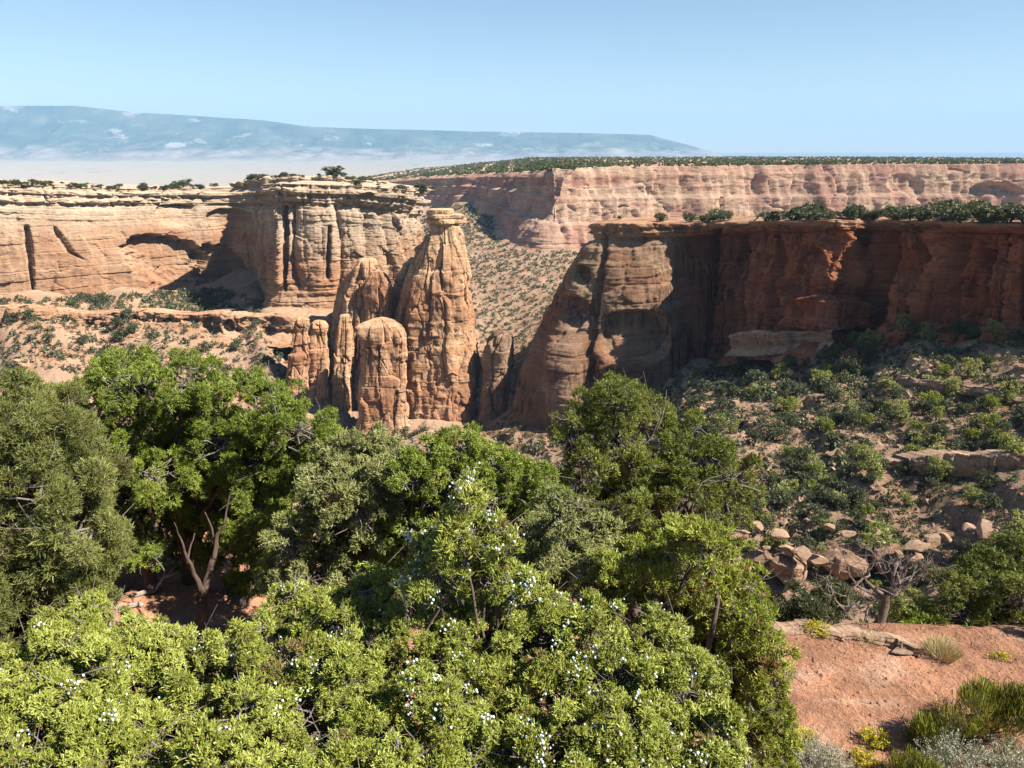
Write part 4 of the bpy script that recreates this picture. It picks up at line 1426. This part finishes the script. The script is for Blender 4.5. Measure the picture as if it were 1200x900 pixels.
tree('juniper_shrub', 'large berry juniper at bottom centre with dense pale berry clusters', gat(640, 5.4),
     LB(front_rows([(525, 770, 44), (575, 740, 34), (640, 750, 44), (690, 735, 30), (520, 840, 50), (590, 820, 52), (660, 820, 50), (720, 790, 40), (550, 905, 54), (630, 895, 54), (710, 870, 50), (680, 940, 56), (640, 706, 18), (588, 702, 14), (662, 716, 14), (712, 722, 16), (520, 725, 15), (500, 930, 46), (590, 970, 60)]), 5, .15, 13),
     M['leaf_yellow'], .027, .0095, .75, True, 33, .06, 'shrub', FB, berries=1500, berry_r=.0098, twigs=.9, up=.5, nsub=26, sub=(.15, .30), shell=(.45, 1.12), spread=1.1, k=10, under=.85, dry=.008, zup=.75, radial=.85)
tree('juniper_shrub', 'yellow green berry juniper beside the red dirt patch', gat(800, 5.4),
     LB(front_rows([(770, 760, 32), (790, 810, 42), (770, 870, 48), (840, 870, 38), (820, 920, 46), (760, 930, 50), (745, 820, 36), (880, 920, 34), (792, 738, 15), (765, 722, 13), (835, 790, 14), (820, 970, 50)]), 5, .15, 14),
     M['leaf_yellow'], .027, .0095, .75, True, 34, .05, 'shrub', FB, berries=600, berry_r=.0092, twigs=.9, up=.5, nsub=26, sub=(.15, .30), shell=(.45, 1.12), spread=1.1, k=10, under=.85, dry=.008, zup=.75, radial=.85)
# right edge
tree('pinyon_tree', 'dark green pinyon at the right edge behind the red dirt', gat(1150, 16.8),
     LB([(1150, 680, 34), (1180, 665, 30), (1125, 690, 26), (1195, 700, 40), (1150, 720, 36), (1120, 725, 24), (1180, 740, 34), (1230, 690, 50), (1140, 750, 24)], 16.4, .6, 15),
     M['leaf_pinyon'], .052, .014, .62, True, 35, .13, twigs=.8, nsub=22, sub=(.17, .30), spread=1.1, shell=(.5, 1.15))
for (px, py, R_, d_, mt, lab, sd) in (
        (935, 712, 30, 18.0, 'leaf_shrub', 'low dark shrub behind the left end of the red dirt', 41),
        (975, 700, 24, 18.6, 'leaf_shrub', 'small dark shrub left of the dead tree', 42),
        (1062, 712, 26, 16.6, 'leaf_grey', 'grey green shrub growing against the dead tree', 43),
        (1082, 735, 18, 16.0, 'leaf_bright', 'small bright green shrub between dead tree and grass tuft', 44)):
    lo = [(px + k * R_ * .6, py + abs(k) * R_ * .3 + m * R_ * .4, R_ * .7) for k, m in ((-1, .3), (0, -.3), (1, .2), (.3, .7))]
    tree('leafy_shrub', lab, gat(px, d_), LB(lo, d_, .3, sd), M[mt], .075, .02, .8, False, sd, .05, 'shrub', twigs=.5, nsub=12)


# ---- dead tree with bleached limbs
def branching(b_, p, d, L, rad, depth, r, gnarl=.35, n=5, up=.1):
    P = [p]
    dd_ = d
    for k in range(n):
        dd_ = unit(dd_ + r.normal(0, gnarl, 3) * .45 + np.array([0, 0, up * .2]))
        P.append(P[-1] + dd_ * L / n)
    P = np.array(P)
    b_.tube(P, np.linspace(rad, rad * .62, n + 1), 7 if depth > 2 else 5)
    if depth == 0:
        return
    for k in range(r.integers(2, 4)):
        i = r.integers(2, n + 1)
        nd = unit(dd_ + r.normal(0, .75, 3) + np.array([0, 0, up]))
        branching(b_, P[i], nd, L * r.uniform(.55, .85), rad * .55, depth - 1, r, gnarl, n, up)


r = np.random.default_rng(77)
bx = gat(1022, 15.8)
root = empty('dead_tree', bx, 'bleached dead juniper with bare grey limbs behind the red dirt', 'tree')
b = Bag()
bp_ = np.array(bx)
b.tube(curve(bp_ - np.array([0, 0, .2]), bp_ + np.array([.1, 0, .75]), r, 7, .08), np.linspace(.115, .085, 7), 9)
b.build('trunk', M['bark'], root, True)
b = Bag()
for dv, L_ in (((-.95, -.1, .25), .95), ((-.5, .1, .8), .85), ((.1, .2, 1.0), .9), ((.6, -.1, .8), .8), ((-.8, .2, .6), .8), ((.35, -.3, .9), .75)):
    branching(b, bp_ + np.array([.08, 0, .62]), unit(np.array(dv, float)), L_ * 1.0, .042, 4, r, .5, 5, .12)
b.build('branches', plain_material('weathered_dry_limbs', (.13, .085, .065), (.34, .28, .24), 7), root, True)

# ---- forked little trunk and fallen logs in the opening at the left
bx = np.array(gat(236, 11.6))
root = empty('forked_tree', bx, 'small forked bare trunk standing in the opening between junipers', 'tree')
r = np.random.default_rng(78)
b = Bag()
k1 = at(237, 700, 11.6)
b.tube(curve(bx - np.array([0, 0, .4]), k1, r, 7, .05), np.linspace(.125, .085, 7), 9)
b.tube(curve(k1, at(216, 645, 11.5), r, 7, .06), np.linspace(.055, .018, 7), 7)
b.tube(curve(at(219, 660, 11.5), at(228, 625, 11.7), r, 6, .08), np.linspace(.024, .008, 6), 6)
b.tube(curve(at(216, 645, 11.5), at(204, 612, 11.6), r, 6, .08), np.linspace(.018, .006, 6), 6)
b.tube(curve(k1, at(250, 655, 11.8), r, 7, .06), np.linspace(.07, .05, 7), 7)
b.tube(curve(at(250, 655, 11.8), at(262, 615, 12.0), r, 7, .08), np.linspace(.05, .02, 7), 6)
b.tube(curve(at(262, 615, 12.0), at(274, 570, 12.3), r, 7, .08), np.linspace(.02, .007, 7), 6)
b.tube(curve(at(255, 640, 11.9), at(240, 600, 12.2), r, 7, .08), np.linspace(.022, .007, 7), 6)
b.build('trunk', plain_material('dark_forked_bark', (.05, .033, .025), (.14, .10, .08), 9, bump=.02, sc=(1, 1, .15)), root, True)
for (px0, px1, d_, rad, lab) in ((132, 178, 12.8, .06, 'pale fallen log lying on red soil under the junipers'), (150, 205, 12.2, .045, 'thin weathered stick in front of the fallen log'),
                                 (168, 196, 13.4, .05, 'short crooked deadwood stub leaning behind the fallen log')):
    a, c = np.array(gat(px0, d_)), np.array(gat(px1, d_ + .25))
    b = Bag()
    b.tube(curve(a + np.array([0, 0, rad * .7]), c + np.array([0, 0, rad * .8]), r, 9, .04), rad * np.linspace(1, .7, 9), 8)
    if 'stub' in lab:
        branching(b, c + np.array([0, 0, rad]), unit(np.array([.5, 0, .8])), .4, .03, 1, r)
    tag(b.build('fallen_log', M['deadwood'], None, True), lab, 'log')


# ---- low plants round the dirt patch
def stems(name, label, cat, base, n, h, rad, lean, mat, w, seed, group=None, tip=None, branch=2, k=3):
    r = np.random.default_rng(seed)
    root = empty(name, base, label, cat, group)
    base = np.array(base)
    V, Q, T, tt = [], [], [], []
    P, D, L, tn, tips = [], [], [], [], []
    for i in range(n):
        a = r.uniform(0, 2 * pi)
        q = np.sqrt(r.uniform(0, 1))
        p = base + np.array([cos(a) * q * rad * .45, sin(a) * q * rad * .45, -.03])
        d_ = unit(np.array([cos(a) * q * lean, sin(a) * q * lean, 1.0]) + r.normal(0, .14, 3))
        hh = h * r.uniform(.6, 1.05) * (1 - .3 * q)
        for s_ in range(k):
            l_ = hh / k
            P.append(p)
            D.append(d_)
            L.append(l_ * 1.05)
            tn.append(.15 + .75 * (s_ + r.uniform(0, 1)) / k)
            p = p + d_ * l_
            if s_ >= 0:
                for _ in range(branch):
                    bd = unit(d_ + r.normal(0, .35, 3) + np.array([0, 0, .3]))
                    P.append(p)
                    D.append(bd)
                    L.append(l_ * r.uniform(.6, 1.0))
                    tn.append(.3 + .6 * (s_ + r.uniform(0, 1)) / k)
                    tips.append(p + bd * l_ * .8)
            d_ = unit(d_ + r.normal(0, .10, 3))
        tips.append(p)
    V, Q, T, tt = leaf_sticks(np.array(P), np.array(D), np.array(L), np.full(len(P), w), r, np.clip(np.array(tn), 0, 1))
    mk('stems', V, Q, T, mat, root, tint=tt)
    if tip is not None:
        tm, tl, tw, kk = tip
        tips = np.array(tips)
        tips = tips[tips[:, 2] > base[2] + h * .35]
        Pt = np.repeat(tips, kk, 0) + r.normal(0, tl * .5, (len(tips) * kk, 3))
        Dt = unit(r.normal(0, 1, Pt.shape) + np.array([0, 0, .6]))
        V, Q, tt = leaf_quads(Pt, Dt, tl, tw, r, np.clip(r.normal(.65, .2, len(Pt)), 0, 1))
        mk('flower_heads' if 'yellow' in label else 'leaves', V, Q, None, tm, root, tint=tt)
    return root


def gp(px, py):
    """ground point seen at pixel on the dirt patch"""
    d_ = 12.0
    for _ in range(8):
        p = at(px, py, d_)
        z = gz(p[0], d_)
        d_ = d_ * (z / p[2]) ** .8
    p = at(px, py, d_)
    return (float(p[0]), float(d_), gz(float(p[0]), float(d_)))


EK = dict(dry=.06, nsub=20, sub=(.25, .4), shell=(.3, 1.0), zup=1.5, radial=.7, spread=.28, k=9, up=.5, squash=.8)
for lab, base_, lob_, sd_ in (
        ('large rounded green broom shrub at the right edge of the dirt', gp(1158, 866), [(1118, 842, 22), (1140, 826, 24), (1165, 830, 28), (1190, 828, 26), (1150, 850, 28), (1182, 852, 26), (1212, 840, 26)], 51),
        ('smaller green broom shrub just left of the large one', gp(1092, 874), [(1082, 860, 18), (1100, 852, 18), (1112, 866, 18), (1072, 868, 13), (1095, 870, 18)], 52),
        ('broom shrub cut by the bottom edge beneath the yellow flowers', gp(1062, 912), [(1048, 900, 16), (1070, 896, 16), (1060, 912, 20), (1085, 908, 16)], 53)):
    tree('broom_shrub', lab, base_, [(p_[0], p_[1], p_[2] * .9, base_[1] + random.uniform(-.35, .35)) for p_ in lob_], M['ephedra'], .11, .0105, .75, True, sd_, .03, 'shrub', twigs=1.0, **dict(EK))
stems('sage_brush', 'silvery sage brush in front of the broom shrubs', 'shrub', gp(1115, 905), 120, .65, .5, .8, M['sage'], .010, 54, tip=(M['sage'], .04, .012, 4))
stems('sage_brush', 'grey sage brush at the bottom edge left of the yellow flowers', 'shrub', gp(962, 905), 150, .5, .55, .9, M['sage'], .009, 55, tip=(M['sage'], .035, .011, 4))
stems('sage_brush', 'silver sage brush in the bottom right corner', 'shrub', gp(1190, 912), 120, .6, .5, .8, M['sage'], .010, 56, tip=(M['sage'], .04, .012, 4))
stems('flowering_shrub', 'bright yellow flowering bush alone on the red dirt', 'shrub', gp(1024, 872), 60, .28, .22, .9, M['ephedra'], .008, 57, tip=(M['yellow'], .03, .015, 5))
stems('flowering_shrub', 'pale yellow flowering bush at the bottom edge of the dirt', 'shrub', gp(1012, 893), 60, .22, .25, 1.0, M['ephedra'], .008, 58, tip=(M['yellow'], .03, .014, 4))
stems('flowering_shrub', 'low yellow flowering bush beside the juniper edge', 'shrub', gp(940, 872), 50, .3, .2, .9, M['ephedra'], .008, 59, tip=(M['yellow'], .03, .014, 4))
stems('flowering_shrub', 'flat yellow flower patch behind the dirt near the right edge', 'shrub', gp(1172, 772), 50, .14, .35, 1.2, M['ephedra'], .008, 60, tip=(M['yellow'], .03, .014, 4))
stems('flowering_shrub', 'yellow flower patch by the dark shrub behind the dirt', 'shrub', gp(958, 742), 60, .24, .35, 1.2, M['ephedra'], .008, 61, tip=(M['yellow'], .035, .014, 4))
stems('grass_tuft', 'thick straw coloured grass tuft at the back edge of the dirt', 'grass tuft', gp(1104, 768), 420, .52, .55, .7, M['straw'], .008, 62, branch=0)
stems('grass_tuft', 'sparse dry grass tuft beside the dead tree foot', 'grass tuft', gp(1018, 754), 90, .38, .35, 1.0, M['straw'], .007, 63, branch=0)
stems('grass_tuft', 'short dry grass tuft left of the large broom shrub', 'grass tuft', gp(1140, 800), 16, .12, .2, 1.0, M['straw'], .006, 64, branch=0)
# the flat slab shading its edge at the back of the dirt
sb = boulder_mesh(420, 'rock_slab')
p = gp(1060, 765)
sb.location = (p[0], p[1], p[2] + .06)
sb.scale = (.36, .2, .12)
tag(sb, 'flat pale rock slab at the dirt edge beside the grass tuft', 'rock')
sb = boulder_mesh(422, 'red_boulder')
p = gp(1180, 868)
sb.location = (p[0], p[1] + .5, p[2] + .1)
sb.scale = (.45, .35, .3)
sb.data.materials[0] = plain_material('red_dirt_stone', (.30, .11, .06), (.42, .19, .11), 6, bump=.05)
tag(sb, 'red stone half hidden behind the large broom shrub', 'rock')
# pebbles: nobody could count them
r = np.random.default_rng(91)
n = 2600
x = r.uniform(3.6, 13, n)
y = r.uniform(10.6, 15.4, n)
z = terr(x, y)
s = r.gamma(1.3, .0075, n) + .005
oct_ = np.array([[1, 0, 0], [0, 1, 0], [-1, 0, 0], [0, -1, 0], [0, 0, .7], [0, 0, -.7]], float)
of = np.array([[0, 1, 4], [1, 2, 4], [2, 3, 4], [3, 0, 4], [1, 0, 5], [2, 1, 5], [3, 2, 5], [0, 3, 5]])
V = np.stack([x, y, z + s * .3], 1)[:, None] + s[:, None, None] * (oct_[None] * r.uniform(.6, 1.4, (n, 6, 1)))
F = of[None] + (np.arange(n) * 6)[:, None, None]
tag(mk('gravel', V, None, F, plain_material('red_gravel', (.22, .095, .055), (.50, .30, .20), 3)), 'small stones scattered over the red dirt patch', None, kind='stuff')


r = np.random.default_rng(93)
n = 420
x = r.uniform(3.6, 13, n)
y = r.uniform(10.6, 15.6, n)
P = np.stack([x, y, terr(x, y) + .012], 1)
D = unit(np.stack([r.normal(size=n), r.normal(size=n), r.normal(0, .08, n)], 1))
V, Q, T, tt = leaf_sticks(P, D, r.uniform(.05, .28, n), .012, r, np.full(n, .5))
tag(mk('litter', V, Q, T, M['deadwood'], tint=tt), 'dry sticks littering the red dirt patch', None, kind='stuff')

# ------------------------------------------------------------------ shrubs of the slopes
def shrub_proto(name, seed, mat, nl=5, h=1.0, L=.095, w=.045, dens=.5, tall=1.0):
    """about one metre tall; scaled when placed"""
    r = np.random.default_rng(seed)
    C, R = [], []
    for i in range(nl):
        a = r.uniform(0, 2 * pi)
        q = r.uniform(.1, .38)
        zz = r.uniform(.30, .72) * tall
        C.append([cos(a) * q, sin(a) * q, zz])
        R.append(r.uniform(.22, .34))
    P, D, tn, _, _ = crown_points(np.array(C), np.array(R), L, dens, r, nsub=10, k=6)
    keep = P[:, 2] > 0.0
    P, D, tn = P[keep], D[keep], tn[keep]
    V, Q, tt = leaf_quads(P, D, L * r.uniform(.6, 1.2, len(P)), w, r, tn)
    b_ = Bag()
    b_.add(V, Q, None, tt)
    for c in C:
        b_.tube(curve(np.array([0, 0, -.12]), np.array(c), r, 5, .1), np.linspace(.035, .012, 5), 4, tint=0.0)
    return b_.build(name, mat)


protos = [shrub_proto('slope_juniper', 500 + i, M['leaf_shrub'], 6, tall=1.0 + .25 * (i % 3)) for i in range(7)]
protos[5].data.materials[0] = M['leaf_grey']
protos[6].data.materials[0] = M['leaf_pinyon']
protos.append(shrub_proto('slope_juniper', 520, M['leaf_grey'], 5))
used2 = set()
sp = sample_in(SLOPE, 1350, 15, 1.4, (20, 270, 130, 365), dens=lambda x, y: .15 + .85 * sstep(-.25, .25, fbm(x / 30, y / 30, 0, 333, 3)))
spx, spy = pix(sp[:, 0], sp[:, 1], sp[:, 2])
inview = (spx < 1215)
sizes = np.clip(RNG.gamma(5, .52, len(sp)), 1.0, 5.2)
order = np.argsort(-(inview * 1000 + 900 * sizes / sp[:, 1] ))
nind = 250
stuff_pts, stuff_sz = [], []
for c_, i in enumerate(order):
    p = sp[i]
    if c_ < nind:
        hgh = sizes[i] * (1.35 if spy[i] < 440 else 1.0)
        top = spy[i] < 450
        put(protos[i % 8], used2, p - np.array([0, 0, .05]), random.uniform(0, 6.28), (hgh * random.uniform(.9, 1.3), hgh * random.uniform(.9, 1.3), hgh), 0.05,
            label='dark green juniper growing high on the talus, close under the shaded wall' if top else 'dark green juniper growing on the open rocky slope below the shaded wall', cat='shrub',
            group='junipers close under the shaded wall' if top else 'junipers on the open rocky slope')
    else:
        stuff_pts.append(p)
        stuff_sz.append(sizes[i])


def scatter(name, pts, sizes, mat, seed, label, L=.20, k=44, w=.085, tall=.8):
    """many small far shrubs as one mass: each a ball of leaves"""
    r = np.random.default_rng(seed)
    pts = np.asarray(pts)
    n = len(pts)
    sz = np.asarray(sizes)
    d_ = unit(r.normal(size=(n, k, 3)))
    d_[..., 2] = np.abs(d_[..., 2])
    rr = r.uniform(.35, 1.0, (n, k, 1)) * (.75 + .25 * r.uniform(0, 1, (n, 1, 1)))
    P = pts[:, None] + d_ * rr * sz[:, None, None] * np.array([.55, .55, tall])
    D = unit(d_ + r.normal(0, .6, d_.shape))
    sl_ = np.repeat(sz, k)
    tn = np.clip(np.repeat(r.normal(.5, .2, n), k) + r.normal(0, .12, n * k), 0, 1)
    V, Q, tt = leaf_quads(P.reshape(-1, 3), D.reshape(-1, 3), L * sl_, w * 2 * sl_, r, tn)
    return tag(mk(name, V, Q, None, mat, tint=tt), label, None, kind='stuff')


# low scrub between them
fr = np.array([(x_, y_, gz(x_, y_)) for x_, y_ in [(RNG.uniform(44, 100), RNG.uniform(124, 141)) for _ in range(46)]])
scatter('scrub', fr, RNG.uniform(2.0, 4.2, len(fr)), M['leaf_shrub'], 28, 'dark scrub in front of the pale rocks at the slope foot', k=150, L=.13, w=.05)
gs = sample_in(SLOPE, 4800, 16, 0, (20, 270, 130, 365))
scatter('scrub', np.vstack([np.array(stuff_pts).reshape(-1, 3), gs]), np.concatenate([np.array(stuff_sz), RNG.gamma(3, .30, len(gs)) + .25]), M['leaf_shrub'], 17,
        'low scrub covering the rocky slope below the shaded wall', k=40)
gs = sample_in(SLOPE, 2600, 26, 0, (20, 270, 130, 365), dens=lambda x, y: .1 + .9 * sstep(-.1, .3, fbm(x / 20, y / 20, 0, 341, 3)))
scatter('dry_grass', gs, RNG.uniform(.4, 1.1, len(gs)), plain_material('dull_dry_grass', (.20, .165, .09), (.36, .31, .19), .3), 27, 'dry tan bunch grass between the shrubs of the slope', k=24, w=.08)
LEFTP = [(-260, 355), (60, 352), (130, 348), (260, 340), (330, 362), (330, 385), (345, 470), (200, 470), (-260, 470)]
ls = sample_in(LEFTP, 2400, 18, 1.4, (-420, -90, 400, 640), dens=lambda x, y: .25 + .75 * sstep(-.3, .3, fbm(x / 40, y / 40, 0, 335, 3)))
szl = np.clip(RNG.gamma(4, .78, len(ls)), .9, 6.5)
ol = np.argsort(-szl)
p2 = [shrub_proto('bench_juniper', 540 + i, M['leaf_shrub'], 5) for i in range(3)]
for i in ol[:40]:
    put(p2[i % 3], used2, ls[i] - np.array([0, 0, .1]), random.uniform(0, 6.28), float(szl[i]) * 1.1, .05,
        label='dark juniper dotting the bench and slope below the pale wall', cat='shrub', group='junipers on the bench below the pale wall')
scatter('scrub', ls[ol[40:]], szl[ol[40:]], M['leaf_shrub'], 19, 'scrub dotting the bench and slope below the pale wall')
GAP = [(490, 240), (640, 240), (640, 290), (700, 300), (720, 480), (560, 500), (490, 480)]
gsx = sample_in(GAP, 6500, 20, 0, (-180, 170, 430, 1750))
scatter('scrub', gsx, RNG.uniform(1.2, 3.6, len(gsx)) * np.interp(gsx[:, 1], [450, 800, 1600], [.8, 1.1, 1.6]), M['leaf_shrub'], 22, 'scrub covering the far talus seen through the gap', k=20, L=.3, w=.15)
def rubble(name, pts, sizes, mat, seed, label):
    r = np.random.default_rng(seed)
    n = len(pts)
    q = unit(r.normal(size=(n, 6, 3)) * .35 + oct_[None]) * r.uniform(.6, 1.3, (n, 6, 1))
    V = pts[:, None] + q * sizes[:, None, None] * np.array([1, 1, .75])
    F = of[None] + (np.arange(n) * 6)[:, None, None]
    return tag(mk(name, V, None, F.reshape(-1, 3), mat), label, None, kind='stuff')


rk = sample_in(SLOPE, 9000, 70, 0, (20, 270, 130, 365), dens=lambda x, y: .08 + .92 * sstep(-.05, .35, fbm(x / 25, y / 25, 0, 337, 4)))
rubble('rubble', rk, RNG.gamma(1.5, .28, len(rk)) + .14, M['boulder'], 71, 'loose stones covering the shrubby slope')
rk = sample_in(LEFTP, 7000, 72, 0, (-420, -90, 400, 640), dens=lambda x, y: .08 + .92 * sstep(-.05, .35, fbm(x / 30, y / 30, 0, 339, 4)))
rubble('rubble', rk, RNG.gamma(1.6, .40, len(rk)) + .25, M['left_wall'], 73, 'loose stones covering the slope below the pale wall')
rr_ = np.random.default_rng(81)
hx, hy = rr_.uniform(-170, 95, 5200), rr_.uniform(19, 400, 5200)
ok_ = (np.abs(hx) < hy * .9) & (fbm(hx / 22, hy / 22, 0, 343, 3) > -.12) & ~((hy > 385) & (hx > -75))
hx, hy = hx[ok_], hy[ok_]
hz = terr(hx, hy)
scatter('scrub', np.stack([hx, hy, hz], 1), rr_.gamma(4, .5, len(hx)) * np.interp(hy, [20, 60, 150], [.3, .6, 1.0]) + .3, M['leaf_shrub'], 82, 'scrub covering the canyon sides below the junipers', k=50)
rubble('rubble', np.stack([hx, hy, hz], 1)[::-1] + rr_.normal(0, 1.5, (len(hx), 3)) * np.array([1, 1, .0]), rr_.gamma(1.5, .3, len(hx)) * np.interp(hy[::-1], [20, 60, 150], [.3, .6, 1.0]) + .1, M['boulder'], 83, 'loose stones on the canyon sides below the junipers')
FOOT = [(400, 505), (540, 500), (640, 470), (700, 470), (780, 440), (790, 480), (700, 530), (540, 540)]
FOOT2 = FOOT + [(400, 540)]
rk = sample_in(FOOT2, 2200, 76, 0, (-90, 90, 320, 430))
rubble('rubble', rk, RNG.gamma(1.5, .45, len(rk)) + .25, M['left_wall'], 77, 'loose stones round the feet of the spires')
fs = sample_in(FOOT2, 170, 23, 2.5, (-90, 90, 330, 420))
scatter('scrub', fs, RNG.uniform(2, 5, len(fs)), M['leaf_shrub'], 24, 'dark scrub along the foot of the spire and butte', k=60)


# ------------------------------------------------------------------ trees along the rims
def on_rim(V, nback, n, seed, pxr, tmax=14, bias=1.5):
    """points on the flat top behind a rim"""
    r = np.random.default_rng(seed)
    B = V[-nback - 1:]
    px, py = pix(B[..., 0], B[..., 1], B[..., 2])
    out = []
    while len(out) < n:
        i = int(min(tmax, r.exponential(bias) + .6))
        cols = np.where((px[i] > pxr[0]) & (px[i] < pxr[1]))[0]
        j = r.choice(cols)
        f = r.uniform()
        out.append(B[i, j] * (1 - f) + B[i + 1, j] * f)
    return np.array(out)


used3 = set()
pr = [shrub_proto('rim_pinyon', 560 + i, M['leaf_shrub'], 6, L=.11, w=.055, dens=.5) for i in range(4)]
pts = np.vstack([on_rim(VB, 26, 46, 31, (800, 1260), 18, 9), on_rim(VB, 26, 16, 33, (1010, 1230), 16, 5), on_rim(VB, 26, 5, 34, (720, 800), 16, 8)])
for i, p in enumerate(pts):
    s_ = random.uniform(2.6, 6.6) * (.6 if p[0] < 70 else 1.0)
    put(pr[i % 4], used3, p - np.array([0, 0, .1]), random.uniform(0, 6.28), (s_ * random.uniform(1.0, 1.9), s_ * random.uniform(1.0, 1.9), s_), .12,
        label='bushy green pinyon standing on the flat top of the dark butte', cat='tree', group='pinyons along the butte top')
pts = np.vstack([on_rim(VL, 30, 120, 32, (-40, 290), 22, 9), on_rim(VL, 30, 40, 36, (420, 500), 16, 5), on_rim(OUTV['rim_terrace'], 12, 75, 37, (282, 455), 9, 3)])
for i, p in enumerate(pts):
    s_ = (1.0 + random.gammavariate(2.0, .9)) * (.62 if i >= 160 else .85)
    put(pr[i % 4], used3, p - np.array([0, 0, .1]), random.uniform(0, 6.28), (s_ * random.uniform(1.0, 2.4), s_ * random.uniform(1.0, 2.4), s_), .15,
        label='small dark tree on the rim of the pale canyon wall', cat='tree', group='trees along the pale rim')
# dark slab and grey rubble mound on the butte top
i = 6
B = VB[-27:]
px, py = pix(B[..., 0], B[..., 1], B[..., 2])
j = int(np.argmin(abs(px[10] - 925)))
sb = boulder_mesh(431, 'rock_slab')
sb.data.materials[0] = M['butte']
sb.location = [float(v) for v in (B[10, j] + np.array([0, 0, 2.2]))]
sb.scale = (12.5, 7, 3.6)
tag(sb, 'long dark rock slab lying on the butte top among pinyons', 'rock')
j = int(np.argmin(abs(px[12] - 1070)))
for k in range(26):
    q = np.array([random.gauss(0, 5.0), random.gauss(0, 3), 0])
    hh = max(0, 5.5 * (1 - abs(q[0]) / 11))
    put(bprotos[k % 6], used, B[12, j] + q + np.array([0, 0, random.uniform(0, 1) * hh]), random.uniform(0, 6), random.uniform(.8, 1.7), .5,
        label='pale grey boulder in the rubble mound on the butte top', cat='boulder', group='boulders of the rubble mound')

# woodland on the far plateau
r = np.random.default_rng(61)
B = VF[-41:]
n = 9000
ii = r.uniform(0.2, 38.9, n)
i0 = ii.astype(int)
jj = r.integers(0, B.shape[1] - 1, n)
f = (ii - i0)[:, None]
pts = B[i0, jj] * (1 - f) + B[i0 + 1, jj] * f
pts[:, 0] += r.uniform(-6, 6, n)
keep = fbm(pts[:, 0] / 160, pts[:, 1] / 160, 0, 63, 3) + r.normal(0, .15, n) > -.12
pts = pts[keep]
scatter('distant_woodland', pts, r.uniform(4, 8.5, len(pts)), M['leaf_far'], 64, 'dark woodland covering the top of the far plateau', k=18, L=.38, w=.18, tall=.75)

# ------------------------------------------------------------------ the air between here and the mesa
x0, x1, y0, y1, z0, z1 = -45000., 45000., -500., 46000., float(_TZ.min()) - 300., 1700.
V = np.array([[x, y, z] for x in (x0, x1) for y in (y0, y1) for z in (z0, z1)])
Q = [[0, 1, 3, 2], [4, 6, 7, 5], [0, 4, 5, 1], [2, 3, 7, 6], [0, 2, 6, 4], [1, 5, 7, 3]]
hm = bpy.data.materials.new('haze_air')
hm.use_nodes = True
nt = hm.node_tree
nt.nodes.clear()
pv = nt.nodes.new('ShaderNodeVolumePrincipled')
pv.inputs['Color'].default_value = (.42, .69, 1.0, 1)
pv.inputs['Density'].default_value = 3.3e-5
pv.inputs['Anisotropy'].default_value = 0.0
ho = nt.nodes.new('ShaderNodeOutputMaterial')
nt.links.new(pv.outputs[0], ho.inputs['Volume'])
tag(mk('haze', V, Q, None, hm), 'thin blue air haze towards the mesa', None, kind='stuff')
